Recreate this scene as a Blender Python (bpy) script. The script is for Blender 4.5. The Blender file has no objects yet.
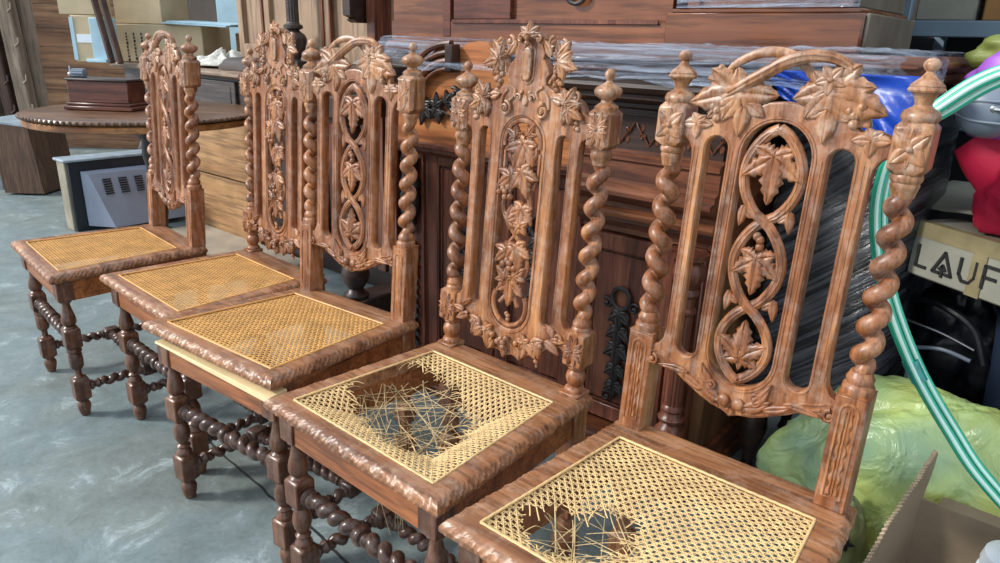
import bpy, math, random
from mathutils import Vector, Matrix, noise
PI = math.pi
scene = bpy.context.scene
COL = scene.collection
random.seed(7)

# ------------------------------------------------------------------ helpers
class MB:
    """collects geometry; build() links it as one mesh object"""
    def __init__(s): s.v = []; s.f = []; s.m = []
    def add(s, vs, fs, mi=0):
        b = len(s.v); s.v += [tuple(p) for p in vs]; s.f += [tuple(i + b for i in f) for f in fs]; s.m += [mi] * len(fs)
    def box(s, x0, x1, y0, y1, z0, z1, mi=0, bev=0.0):
        if bev <= 0:
            vs = [(x, y, z) for z in (z0, z1) for y in (y0, y1) for x in (x0, x1)]
            s.add(vs, [(0, 2, 3, 1), (4, 5, 7, 6), (0, 1, 5, 4), (2, 6, 7, 3), (0, 4, 6, 2), (1, 3, 7, 5)], mi); return
        b = min(bev, (x1 - x0) * .45, (y1 - y0) * .45, (z1 - z0) * .45)
        cx, cy, cz = (x0 + x1) / 2, (y0 + y1) / 2, (z0 + z1) / 2
        hx, hy, hz = (x1 - x0) / 2, (y1 - y0) / 2, (z1 - z0) / 2
        vs = []; idx = {}
        for a in (-1, 1):
            for c in (-1, 1):
                for d in (-1, 1):
                    for k in range(3):
                        e = [hx - b, hy - b, hz - b]; e[k] += b
                        idx[(a, c, d, k)] = len(vs)
                        vs.append((cx + a * e[0], cy + c * e[1], cz + d * e[2]))
        fs = []
        for k in range(3):
            o = [i for i in range(3) if i != k]
            for sg in (-1, 1):
                q = []
                for (p, r) in ((-1, -1), (1, -1), (1, 1), (-1, 1)):
                    t = [0, 0, 0]; t[k] = sg; t[o[0]] = p; t[o[1]] = r; q.append(idx[(*t, k)])
                fs.append(q)
        for k in range(3):
            o = [i for i in range(3) if i != k]
            for p in (-1, 1):
                for r in (-1, 1):
                    A = [0, 0, 0]; A[o[0]] = p; A[o[1]] = r; A[k] = -1; B = list(A); B[k] = 1
                    fs.append([idx[(*A, o[0])], idx[(*B, o[0])], idx[(*B, o[1])], idx[(*A, o[1])]])
        for a in (-1, 1):
            for c in (-1, 1):
                for d in (-1, 1): fs.append([idx[(a, c, d, k)] for k in range(3)])
        C = Vector((cx, cy, cz)); out = []
        for f in fs:
            P = [Vector(vs[i]) for i in f]; n = (P[1] - P[0]).cross(P[2] - P[0]); m = sum(P, Vector()) / len(P)
            out.append(f if n.dot(m - C) > 0 else f[::-1])
        s.add(vs, out, mi)
    def lathe(s, prof, c=(0, 0, 0), n=20, axis='z', mi=0, frame=None):
        """prof: list of (r, h)"""
        vs = []
        for r, h in prof:
            for i in range(n):
                a = 2 * PI * i / n; x, y = r * math.cos(a), r * math.sin(a)
                if frame: p = frame @ Vector((x, y, h))
                elif axis == 'z': p = Vector((x, y, h))
                elif axis == 'x': p = Vector((h, x, y))
                else: p = Vector((-x, h, y))
                vs.append(p + Vector(c) if not frame else p)
        fs = []
        for j in range(len(prof) - 1):
            for i in range(n):
                k = (i + 1) % n
                fs.append((j * n + i, j * n + k, (j + 1) * n + k, (j + 1) * n + i))
        fs.append(tuple(range(n - 1, -1, -1))); fs.append(tuple((len(prof) - 1) * n + i for i in range(n)))
        s.add(vs, fs, mi)
    def tube(s, pts, r, n=8, mi=0, flat=1.0, fdir=None, closed=False):
        P = [Vector(p) for p in pts]; L = len(P)
        rr = r if isinstance(r, (list, tuple)) else [r] * L
        up = None; vs = []
        for i in range(L):
            if closed: t = (P[(i + 1) % L] - P[i - 1])
            else: t = (P[min(i + 1, L - 1)] - P[max(i - 1, 0)])
            t = t.normalized() if t.length > 1e-9 else Vector((0, 0, 1))
            if fdir is not None:
                b = Vector(fdir); a = t.cross(b)
                if a.length < 1e-5: a = Vector((1, 0, 0))
                a.normalize(); b = a.cross(t).normalized()
            else:
                if up is None:
                    up = Vector((0, 0, 1)) if abs(t.z) < .9 else Vector((1, 0, 0))
                a = t.cross(up).normalized(); b = a.cross(t).normalized(); up = b
            for k in range(n):
                g = 2 * PI * k / n
                vs.append(P[i] + a * (rr[i] * math.cos(g)) + b * (rr[i] * flat * math.sin(g)))
        fs = []
        M = L if closed else L - 1
        for j in range(M):
            for k in range(n):
                q = (k + 1) % n; j2 = (j + 1) % L
                fs.append((j * n + k, j * n + q, j2 * n + q, j2 * n + k))
        if not closed:
            fs.append(tuple(range(n - 1, -1, -1))); fs.append(tuple((L - 1) * n + k for k in range(n)))
        s.add(vs, fs, mi)
    def ball(s, c, r, sx=1, sy=1, sz=1, n=10, m=7, mi=0):
        vs = [(c[0], c[1], c[2] - r * sz)]
        for j in range(1, m):
            a = -PI / 2 + PI * j / m
            for i in range(n):
                b = 2 * PI * i / n
                vs.append((c[0] + r * sx * math.cos(a) * math.cos(b), c[1] + r * sy * math.cos(a) * math.sin(b), c[2] + r * sz * math.sin(a)))
        vs.append((c[0], c[1], c[2] + r * sz)); T = len(vs) - 1
        fs = []
        for i in range(n):
            k = (i + 1) % n
            fs.append((0, 1 + k, 1 + i)); fs.append((T, 1 + (m - 2) * n + i, 1 + (m - 2) * n + k))
            for j in range(m - 2): fs.append((1 + j * n + i, 1 + j * n + k, 1 + (j + 1) * n + k, 1 + (j + 1) * n + i))
        s.add(vs, fs, mi)
    def grid(s, fn, nu, nv, mi=0, wrap_u=False):
        vs = [fn(i / (nu if wrap_u else nu - 1), j / (nv - 1)) for j in range(nv) for i in range(nu)]
        fs = []
        for j in range(nv - 1):
            for i in range(nu if wrap_u else nu - 1):
                k = (i + 1) % nu
                fs.append((j * nu + i, j * nu + k, (j + 1) * nu + k, (j + 1) * nu + i))
        s.add(vs, fs, mi)
    def prism(s, pts, z0, z1, axis='z', mi=0):
        """polygon in a plane extruded; axis z: pts (x,y); axis y: pts (x,z); axis x: pts (y,z)"""
        def P(a, b, h): return (a, b, h) if axis == 'z' else ((a, h, b) if axis == 'y' else (h, a, b))
        n = len(pts); vs = [P(a, b, z0) for a, b in pts] + [P(a, b, z1) for a, b in pts]
        fs = [tuple(range(n)), tuple(range(2 * n - 1, n - 1, -1))] + [(i, i + n, (i + 1) % n + n, (i + 1) % n) for i in range(n)]
        s.add(vs, fs, mi)
    def chamf(s, cx, cy, z0, z1, h, ch=.006, e=.002, mi=0):
        """square turning block with chamfered top and bottom corners"""
        def ring(hw, z, cut):
            c = cut
            return [(cx + a, cy + b, z) for a, b in ((hw - c, -hw), (hw, -hw + c), (hw, hw - c), (hw - c, hw), (-hw + c, hw), (-hw, hw - c), (-hw, -hw + c), (-hw + c, -hw))]
        R = [ring(h * .80, z0, h * .34), ring(h, z0 + ch, h * .16), ring(h, z0 + ch + .004, e), ring(h, z1 - ch - .004, e), ring(h, z1 - ch, h * .16), ring(h * .80, z1, h * .34)]
        vs = [p for r in R for p in r]; fs = []
        for j in range(5):
            for i in range(8):
                k = (i + 1) % 8; fs.append((j * 8 + i, j * 8 + k, (j + 1) * 8 + k, (j + 1) * 8 + i))
        fs.append(tuple(range(7, -1, -1))); fs.append(tuple(40 + i for i in range(8)))
        s.add(vs, fs, mi)
    def twist(s, p0, p1, r, amp, pitch, hand=1, n=12, end=.012, mi=0, r_end=None, phase=0, steps=14):
        """corkscrew turning between two points"""
        A, B = Vector(p0), Vector(p1); d = B - A; L = d.length; t = d.normalized()
        up = Vector((0, 0, 1)) if abs(t.z) < .9 else Vector((0, -1, 0))
        a = t.cross(up).normalized(); b = a.cross(t).normalized()
        N = max(8, int(L / pitch * steps)); r_end = r_end or r * .95; pts = []; rr = []
        for i in range(N + 1):
            u = L * i / N; e = min(1, min(u, L - u) / end); e = e * e * (3 - 2 * e)
            th = 2 * PI * u / pitch * hand + phase
            pts.append(A + t * u + a * (amp * e * math.cos(th)) + b * (amp * e * math.sin(th))); rr.append(r_end + (r - r_end) * e)
        pts = [A - t * .003] + pts + [B + t * .003]; rr = [r_end * .9] + rr + [r_end * .9]
        s.tube(pts, rr, n=n, mi=mi)
    def petal(s, x, z, ang, L, W, y, D=.004, serr=0.0, mi=0, curl=0.0, tip=.95, lift=0.0):
        """carved leaf lobe lying in the x-z plane, facing -y"""
        nu, nv = 11, 9; ca, sa = math.cos(ang), math.sin(ang)
        top = []
        for i in range(nu):
            u = i / (nu - 1)
            w = W * (math.sin(PI * min(1, u ** .75 * .98 + .02)) ** .8) + W * .12 * (1 - u)
            w *= 1 + serr * (1 if i % 2 else -1) * (0 if i in (0, nu - 1) else 1)
            for j in range(nv):
                v = -1 + 2 * j / (nv - 1)
                h = D * (1 - v * v) ** .5 * (1 - .35 * u) * (.55 + .45 * min(1, abs(v) * 3.2)) + lift * u
                px = L * u; pz = v * w + curl * u * u * L
                if serr and abs(v) > .9: px += serr * L * .10
                top.append((px, pz, h))
        vs = [(x + ca * a - sa * b, y - h, z + sa * a + ca * b) for a, b, h in top]
        bk = [(x + ca * a - sa * b, y + .0015 + lift * .0, z + sa * a + ca * b) for a, b, h in top]
        n = nu * nv; fs = []
        for i in range(nu - 1):
            for j in range(nv - 1):
                q = (i * nv + j, (i + 1) * nv + j, (i + 1) * nv + j + 1, i * nv + j + 1)
                fs.append(q); fs.append(tuple(k + n for k in q[::-1]))
            fs.append((i * nv, i * nv + n, (i + 1) * nv + n, (i + 1) * nv))
            fs.append((i * nv + nv - 1, (i + 1) * nv + nv - 1, (i + 1) * nv + nv - 1 + n, i * nv + nv - 1 + n))
        s.add(vs + bk, fs, mi)
    def leaf(s, x, z, ang, L, y, D=.005, W=None, serr=.12, side=1.0):
        W = W or L * .27
        for k, (da, l, w) in enumerate(((1.95, .52, .8), (-1.95, .52, .8), (.95, .8, .9), (-.95, .8, .9), (0, 1, 1))):
            s.petal(x, z, ang + da * side, L * l, W * w, y - .0008 * k, D, serr)
    def flower(s, x, z, r, y, n=5, D=.004, a0=.3, serr=0):
        for k in range(n): s.petal(x, z, a0 + 2 * PI * k / n, r, r * .36 * 5 / n ** .9 * .85, y - .0005 * (k % 2), D, serr)
        s.ball((x, y - D * .8, z), r * .2, sy=.8, n=8, m=6)
    def berries(s, x, z, y, r=.006, n=5):
        for k in range(n):
            a = k * 2.4; d = r * 1.1 * (k ** .5)
            s.ball((x + d * math.cos(a), y - .004, z + d * math.sin(a)), r, n=8, m=6)
    def scroll(s, x, z, y, r, turns=1.3, a0=0, hand=1, w=.0035, flat=1.3):
        N = int(16 * turns); pts = []
        for i in range(N + 1):
            u = i / N; a = a0 + hand * 2 * PI * turns * u; q = r * (1 - .85 * u)
            pts.append((x + q * math.cos(a), y - .001 - .002 * u, z + q * math.sin(a)))
        s.tube(pts, [w * (1 - .3 * i / N) for i in range(N + 1)], n=7, flat=flat, fdir=(0, 1, 0))
        s.ball((x, y - .003, z), w * 1.25, n=8, m=6)
    def build(s, name, mats, parent=None, smooth=True, angle=38, loc=None):
        me = bpy.data.meshes.new(name); me.from_pydata(s.v, [], s.f)
        mats = mats if isinstance(mats, (list, tuple)) else [mats]
        for m in mats: me.materials.append(m)
        if len(mats) > 1: me.polygons.foreach_set('material_index', s.m)
        if smooth:
            me.polygons.foreach_set('use_smooth', [True] * len(me.polygons))
            me.set_sharp_from_angle(angle=math.radians(angle))
        me.update(); o = bpy.data.objects.new(name, me); COL.objects.link(o)
        if parent: o.parent = parent
        if loc: o.location = loc
        return o
    def shear(s, z0, k):
        s.v = [(x, y + k * (z - z0) if z > z0 else y, z) for x, y, z in s.v]; return s
    def xf(s, M, a=0):
        s.v[a:] = [tuple(M @ Vector(p)) for p in s.v[a:]]; return s

def tag(o, label=None, cat=None, group=None, kind=None):
    if label: o['label'] = label
    if cat: o['category'] = cat
    if group: o['group'] = group
    if kind: o['kind'] = kind
    return o
def empty(name, loc, rz=0.0, label=None, cat=None, group=None):
    o = bpy.data.objects.new(name, None); COL.objects.link(o); o.location = loc; o.rotation_euler = (0, 0, rz)
    o.empty_display_size = .1
    return tag(o, label, cat, group)
def inst(src, parent, name=None):
    c = src.copy(); COL.objects.link(c); c.parent = parent; return c

def plate(loops, y0, y1, bevel=.0015):
    """flat board in the x-z plane with holes; returns verts, faces"""
    cu = bpy.data.curves.new('plate', 'CURVE'); cu.dimensions = '2D'; cu.fill_mode = 'BOTH'
    for lp in loops:
        sp = cu.splines.new('POLY'); sp.points.add(len(lp) - 1)
        for i, (a, b) in enumerate(lp): sp.points[i].co = (a, b, 0, 1)
        sp.use_cyclic_u = True
    cu.extrude = (y1 - y0) / 2 - bevel; cu.bevel_depth = bevel; cu.offset = -bevel; cu.bevel_resolution = 1
    o = bpy.data.objects.new('plate', cu); COL.objects.link(o)
    dg = bpy.context.evaluated_depsgraph_get(); me = bpy.data.meshes.new_from_object(o.evaluated_get(dg))
    ym = (y0 + y1) / 2
    vs = [(v.co.x, ym - v.co.z, v.co.y) for v in me.vertices]; fs = [tuple(p.vertices) for p in me.polygons]
    bpy.data.objects.remove(o); bpy.data.curves.remove(cu); bpy.data.meshes.remove(me)
    return vs, fs
def text_mesh(txt, size, extrude=.0004):
    cu = bpy.data.curves.new('txt', 'FONT'); cu.body = txt; cu.size = size; cu.extrude = extrude
    o = bpy.data.objects.new('txt', cu); COL.objects.link(o)
    dg = bpy.context.evaluated_depsgraph_get(); me = bpy.data.meshes.new_from_object(o.evaluated_get(dg))
    vs = [(v.co.x, -v.co.z, v.co.y) for v in me.vertices]; fs = [tuple(p.vertices) for p in me.polygons]
    bpy.data.objects.remove(o); bpy.data.curves.remove(cu); bpy.data.meshes.remove(me)
    return vs, fs
def smooth_path(pts, k=6, closed=False):
    P = [Vector(p) for p in pts]; n = len(P); out = []
    for i in range(n if closed else n - 1):
        if closed: a, b, c, d = P[i - 1], P[i], P[(i + 1) % n], P[(i + 2) % n]
        else: a, b, c, d = P[max(i - 1, 0)], P[i], P[i + 1], P[min(i + 2, n - 1)]
        for j in range(k):
            t = j / k
            out.append(.5 * ((2 * b) + (c - a) * t + (2 * a - 5 * b + 4 * c - d) * t * t + (3 * b - a - 3 * c + d) * t ** 3))
    if not closed: out.append(P[-1])
    return out

# ------------------------------------------------------------------ materials
def lin(c):
    return tuple((x / 12.92 if x <= .04045 else ((x + .055) / 1.055) ** 2.4) for x in [v / 255 for v in c]) + (1,)
def new_mat(name):
    m = bpy.data.materials.new(name); m.use_nodes = True; nt = m.node_tree
    return m, nt, nt.nodes['Principled BSDF']
def N(nt, t, **k):
    n = nt.nodes.new(t)
    for a, v in k.items():
        if a in n.inputs: n.inputs[a].default_value = v
        else: setattr(n, a, v)
    return n
def ramp(nt, src, stops):
    r = nt.nodes.new('ShaderNodeValToRGB'); el = r.color_ramp.elements
    while len(el) < len(stops): el.new(.5)
    for e, (p, c) in zip(el, stops): e.position = p; e.color = c
    nt.links.new(src, r.inputs[0]); return r
def wood(name, dark, mid, light, axis='z', rough=.36, scale=1.0, bump=.35, spec=.55, dust_glare=None):
    m, nt, b = new_mat(name); tc = N(nt, 'ShaderNodeTexCoord'); mp = N(nt, 'ShaderNodeMapping')
    oi = N(nt, 'ShaderNodeObjectInfo'); add = N(nt, 'ShaderNodeVectorMath', operation='ADD')
    nt.links.new(tc.outputs['Object'], add.inputs[0]); nt.links.new(oi.outputs['Random'], add.inputs[1])
    nt.links.new(add.outputs[0], mp.inputs[0])
    sc = {'x': (2.5, 30, 30), 'y': (30, 2.5, 30), 'z': (30, 30, 2.5)}[axis]
    mp.inputs['Scale'].default_value = tuple(v * scale for v in sc)
    n1 = N(nt, 'ShaderNodeTexNoise', Scale=1.0, Detail=5.0, Roughness=.6, Distortion=.6); nt.links.new(mp.outputs[0], n1.inputs['Vector'])
    mp2 = N(nt, 'ShaderNodeMapping'); mp2.inputs['Scale'].default_value = tuple(v * scale * (4 if v > 10 else 3) for v in sc); nt.links.new(add.outputs[0], mp2.inputs[0])
    n2 = N(nt, 'ShaderNodeTexNoise', Scale=1.0, Detail=3.0, Roughness=.7); nt.links.new(mp2.outputs[0], n2.inputs['Vector'])
    n3 = N(nt, 'ShaderNodeTexNoise', Scale=7.0, Detail=2.0); nt.links.new(tc.outputs['Object'], n3.inputs['Vector'])
    r = ramp(nt, n1.outputs['Fac'], [(.30, lin(dark)), (.5, lin(mid)), (.70, lin(light))])
    pores = ramp(nt, n2.outputs['Fac'], [(.40, (.30, .28, .26, 1)), (.53, (1, 1, 1, 1))])
    mx = N(nt, 'ShaderNodeMix', data_type='RGBA', blend_type='MULTIPLY'); mx.inputs[0].default_value = .6
    nt.links.new(r.outputs[0], mx.inputs[6]); nt.links.new(pores.outputs[0], mx.inputs[7])
    pat = ramp(nt, n3.outputs['Fac'], [(.3, (.68, .66, .64, 1)), (.65, (1.0, 1.0, 1.0, 1))])
    mx2 = N(nt, 'ShaderNodeMix', data_type='RGBA', blend_type='MULTIPLY'); mx2.inputs[0].default_value = .7
    nt.links.new(mx.outputs[2], mx2.inputs[6]); nt.links.new(pat.outputs[0], mx2.inputs[7])
    out = mx2.outputs[2]
    if dust_glare:  # pale flecks in the colour: dusty look and painted glare highlights together
        n4 = N(nt, 'ShaderNodeTexNoise', Scale=38.0, Detail=4.0, Roughness=.7); nt.links.new(tc.outputs['Object'], n4.inputs['Vector'])
        dr = ramp(nt, n4.outputs['Fac'], [(.46, (0, 0, 0, 1)), (.72, (dust_glare[1],) * 3 + (1,))])
        mx3 = N(nt, 'ShaderNodeMix', data_type='RGBA'); nt.links.new(dr.outputs[0], mx3.inputs[0])
        nt.links.new(out, mx3.inputs[6]); mx3.inputs[7].default_value = lin(dust_glare[0]); out = mx3.outputs[2]
    nt.links.new(out, b.inputs['Base Color'])
    rr = N(nt, 'ShaderNodeMapRange'); rr.inputs['To Min'].default_value = rough - .08; rr.inputs['To Max'].default_value = rough + .15
    nt.links.new(n3.outputs['Fac'], rr.inputs['Value']); nt.links.new(rr.outputs[0], b.inputs['Roughness'])
    b.inputs['Specular IOR Level'].default_value = spec
    bp = N(nt, 'ShaderNodeBump', Strength=bump, Distance=.0012); nt.links.new(n2.outputs['Fac'], bp.inputs['Height'])
    nt.links.new(bp.outputs[0], b.inputs['Normal'])
    return m
def plain(name, col, rough=.5, var=.12, scale=8, metal=0, spec=.5, bump=0, bscale=60, alpha=1, trans=0, coat=0):
    m, nt, b = new_mat(name); tc = N(nt, 'ShaderNodeTexCoord')
    n = N(nt, 'ShaderNodeTexNoise', Scale=float(scale), Detail=4.0); nt.links.new(tc.outputs['Object'], n.inputs['Vector'])
    c = lin(col); lo = tuple(x * (1 - var * 1.6) for x in c[:3]) + (1,); hi = tuple(min(1, x * (1 + var)) for x in c[:3]) + (1,)
    r = ramp(nt, n.outputs['Fac'], [(.3, lo), (.7, hi)]); nt.links.new(r.outputs[0], b.inputs['Base Color'])
    b.inputs['Roughness'].default_value = rough; b.inputs['Metallic'].default_value = metal
    b.inputs['Specular IOR Level'].default_value = spec; b.inputs['Alpha'].default_value = alpha
    b.inputs['Transmission Weight'].default_value = trans; b.inputs['Coat Weight'].default_value = coat
    if bump:
        n2 = N(nt, 'ShaderNodeTexNoise', Scale=float(bscale), Detail=4.0); nt.links.new(tc.outputs['Object'], n2.inputs['Vector'])
        bp = N(nt, 'ShaderNodeBump', Strength=bump, Distance=.01); nt.links.new(n2.outputs['Fac'], bp.inputs['Height']); nt.links.new(bp.outputs[0], b.inputs['Normal'])
    return m
OAK = dict(dark=(102, 56, 30), mid=(156, 97, 57), light=(200, 140, 90))
M = {}
M['oak_z'] = wood('oak upright', **OAK, axis='z', dust_glare=((220, 202, 186), .22))
M['oak_pale'] = wood('oak bleached', (114, 68, 40), (166, 112, 72), (206, 154, 110), axis='z', rough=.36, dust_glare=((226, 208, 192), .38))
M['oak_x'] = wood('oak rail', **OAK, axis='x', dust_glare=((205, 190, 178), .35))
M['oak_seat'] = wood('oak seat frame', (116, 72, 46), (158, 106, 70), (184, 130, 90), axis='x', rough=.34, bump=.5, dust_glare=((206, 180, 158), .3))
M['oak_apron'] = wood('oak apron', (120, 68, 34), (164, 98, 54), (188, 122, 72), axis='x', rough=.36)
M['oak_leg'] = wood('dark turned oak', (66, 38, 24), (104, 64, 42), (136, 88, 58), axis='z', rough=.3, dust_glare=((170, 150, 140), .2))
M['oak_str'] = wood('dark stretcher oak', (52, 32, 24), (80, 50, 38), (104, 68, 52), axis='x', rough=.28, dust_glare=((165, 150, 142), .25))
M['buf'] = wood('buffet wood', (76, 40, 26), (118, 68, 44), (152, 96, 64), axis='x', rough=.33)
M['buf_z'] = wood('buffet wood upright', (76, 38, 28), (112, 62, 44), (142, 88, 62), axis='z', rough=.33)
M['buf_or'] = wood('orange veneer', (150, 86, 44), (186, 116, 66), (208, 142, 86), axis='x', rough=.35, scale=.5)
M['buf_red'] = wood('red mahogany', (92, 50, 30), (126, 74, 44), (158, 100, 64), axis='x', rough=.15, scale=.4, spec=.7)
M['buf_dk'] = wood('dark wood', (34, 22, 18), (52, 34, 26), (72, 48, 38), axis='x', rough=.4)
M['carve'] = wood('blackened carving', (26, 22, 22), (42, 36, 36), (66, 58, 56), axis='z', rough=.35)
M['cab_or'] = wood('pale cabinet wood', (150, 120, 94), (170, 140, 112), (182, 154, 126), axis='z', rough=.5, scale=.25)
M['side'] = wood('brown side board', (88, 58, 36), (120, 82, 52), (146, 104, 68), axis='z', rough=.4, scale=.4)
M['ply'] = wood('plywood', (160, 116, 74), (182, 138, 92), (198, 156, 108), axis='x', rough=.6, scale=.35, bump=.1)
M['desk'] = wood('worn desk wood', (112, 92, 76), (150, 126, 104), (180, 156, 132), axis='x', rough=.5, scale=.6)
M['desk_dk'] = wood('grey dark drawer wood', (52, 44, 44), (74, 62, 60), (98, 84, 80), axis='x', rough=.45, scale=.7)
M['plank'] = wood('wall plank', (104, 72, 50), (146, 104, 74), (176, 134, 100), axis='x', rough=.7, scale=.22)
M['post'] = wood('old post', (110, 94, 80), (148, 128, 110), (176, 158, 140), axis='z', rough=.75, scale=.25)
M['post_dk'] = wood('old dark post', (52, 36, 30), (84, 60, 50), (110, 82, 70), axis='z', rough=.75, scale=.25)
M['table'] = wood('table top wood', (84, 58, 42), (116, 84, 60), (140, 106, 80), axis='x', rough=.3, scale=.5)
M['table_edge'] = wood('table edge wood', (126, 76, 36), (160, 104, 54), (184, 128, 74), axis='x', rough=.35, scale=.4)
M['mahog'] = wood('mahogany box', (66, 32, 24), (96, 50, 36), (124, 70, 50), axis='x', rough=.3, scale=.6)
M['cane'] = plain('cane', (226, 192, 136), rough=.42, var=.15, scale=30, spec=.4)
M['cane_old'] = plain('cane darker', (222, 168, 98), rough=.42, var=.14, scale=25, spec=.4)
M['cane_loose'] = plain('loose cane', (200, 172, 124), rough=.5, var=.3, scale=40)
M['fresh'] = plain('fresh pale wood', (232, 208, 160), rough=.55, var=.1, scale=12)
M['carton'] = plain('carton', (190, 172, 140), rough=.8, var=.1, scale=6, bump=.1)
M['carton_dk'] = plain('carton brown', (140, 122, 100), rough=.85, var=.12, scale=9, bump=.12)
M['carton_gr'] = plain('carton grey', (132, 132, 120), rough=.75, var=.1, scale=9, bump=.1)
M['flute'] = plain('carton edge', (176, 156, 130), rough=.85, var=.25, scale=60)
M['black'] = plain('black plastic', (24, 25, 30), rough=.3, var=.3, scale=6, bump=.3, bscale=20)
M['ink'] = plain('black ink', (24, 24, 26), rough=.6, var=.1)
M['navy'] = plain('navy plastic', (42, 54, 74), rough=.35, var=.15)
M['lblue'] = plain('pale blue foam', (168, 200, 214), rough=.6, var=.08)
M['paper'] = plain('pale blue paper', (196, 214, 220), rough=.8, var=.06)
M['white'] = plain('white plastic', (222, 230, 236), rough=.4, var=.04)
M['lace'] = plain('white lace', (206, 206, 198), rough=.9, var=.2, scale=40, bump=.8, bscale=90)
M['tape'] = plain('brown packing tape', (132, 122, 92), rough=.25, var=.15, scale=20)
M['gtape'] = plain('teal tape', (20, 140, 130), rough=.2, var=.2, scale=60, coat=.5)
M['hose'] = plain('green hose', (30, 178, 142), rough=.22, var=.08, coat=.6)
M['hosew'] = plain('pale hose stripe', (205, 242, 228), rough=.25, var=.05, coat=.6)
M['red'] = plain('crimson cloth', (196, 24, 66), rough=.6, var=.12, scale=10, bump=.25, bscale=30)
M['purple'] = plain('purple nylon', (158, 92, 196), rough=.45, var=.12, scale=10)
M['olive'] = plain('olive nylon', (126, 138, 70), rough=.5, var=.15, scale=10)
M['gplas'] = plain('grey plastic', (112, 124, 138), rough=.4, var=.06)
M['steel'] = plain('steel', (170, 172, 176), rough=.3, metal=1)
M['maroon'] = plain('maroon netting', (132, 34, 66), rough=.5, var=.5, scale=60, bump=.9, bscale=90)
M['shelf'] = plain('blue grey shelf', (106, 126, 142), rough=.5, var=.08)
M['tvgrey'] = plain('silver grey plastic', (150, 158, 176), rough=.4, var=.06)
M['tvtop'] = plain('pale grey top', (150, 164, 174), rough=.5, var=.15, scale=14)  # blue-grey for both television tops, mottled at random
M['tvblack'] = plain('black bezel', (34, 42, 52), rough=.35, var=.15)
M['tvside'] = plain('worn cream side', (150, 142, 124), rough=.6, var=.2, scale=10)
M['vinylwood'] = wood('vinyl wood tv side', (86, 60, 44), (108, 78, 58), (124, 92, 70), axis='z', rough=.5, scale=1.2)
M['tube'] = plain('teal tube glass', (60, 112, 104), rough=.12, var=.1, coat=.8)
M['marble'] = plain('pale threshold slab', (176, 166, 150), rough=.5, var=.15)
M['bluebag'] = plain('blue tarpaulin', (24, 74, 186), rough=.35, var=.25, scale=8, bump=.5, bscale=14)
M['backwall'] = plain('dim back wall', (70, 62, 56), rough=.9, var=.3, scale=2)
M['backdark'] = plain('dark crate and shelf shade', (40, 40, 44), rough=.9, var=.3, scale=2)  # dark colour standing in for shade inside the shelf; also colours the crate

# green-yellow thin plastic bag
m, nt, b = new_mat('yellow green bag'); tc = N(nt, 'ShaderNodeTexCoord')
n = N(nt, 'ShaderNodeTexNoise', Scale=4.0, Detail=3.0); nt.links.new(tc.outputs['Object'], n.inputs['Vector'])
r = ramp(nt, n.outputs['Fac'], [(.34, lin((124, 156, 130))), (.5, lin((164, 186, 116))), (.66, lin((198, 198, 96)))]); nt.links.new(r.outputs[0], b.inputs['Base Color'])
b.inputs['Roughness'].default_value = .28; b.inputs['Specular IOR Level'].default_value = .7
n2 = N(nt, 'ShaderNodeTexVoronoi', Scale=9.0, feature='DISTANCE_TO_EDGE'); nt.links.new(tc.outputs['Object'], n2.inputs['Vector'])
n3 = N(nt, 'ShaderNodeTexNoise', Scale=7.0, Detail=6.0, Distortion=3.0); nt.links.new(tc.outputs['Object'], n3.inputs['Vector'])
bp_ = N(nt, 'ShaderNodeBump', Strength=.55, Distance=.03); nt.links.new(n3.outputs['Fac'], bp_.inputs['Height']); nt.links.new(bp_.outputs[0], b.inputs['Normal'])
M['gbag'] = m
# stretch film: clear, streaky, glossy
def film_mat(name, col, a0, a1, stretch, rough=.18, bscale=1.0):
    m, nt, b = new_mat(name); tc = N(nt, 'ShaderNodeTexCoord'); mp = N(nt, 'ShaderNodeMapping'); mp.inputs['Scale'].default_value = stretch
    nt.links.new(tc.outputs['Object'], mp.inputs[0])
    n = N(nt, 'ShaderNodeTexNoise', Scale=1.0, Detail=6.0, Roughness=.7, Distortion=.8); nt.links.new(mp.outputs[0], n.inputs['Vector'])
    r = ramp(nt, n.outputs['Fac'], [(.42, (a0,) * 3 + (1,)), (.68, (a1,) * 3 + (1,))]); nt.links.new(r.outputs[0], b.inputs['Alpha'])
    b.inputs['Base Color'].default_value = lin(col); b.inputs['Roughness'].default_value = rough; b.inputs['Specular IOR Level'].default_value = .9
    bp = N(nt, 'ShaderNodeBump', Strength=.9, Distance=.01 * bscale); nt.links.new(n.outputs['Fac'], bp.inputs['Height']); nt.links.new(bp.outputs[0], b.inputs['Normal'])
    return m
M['film'] = film_mat('clear stretch film', (176, 192, 214), .06, .62, (2.5, 30, 60), rough=.12)
M['clear'] = film_mat('clear plastic bag', (190, 205, 215), .1, .7, (20, 20, 20))
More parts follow.
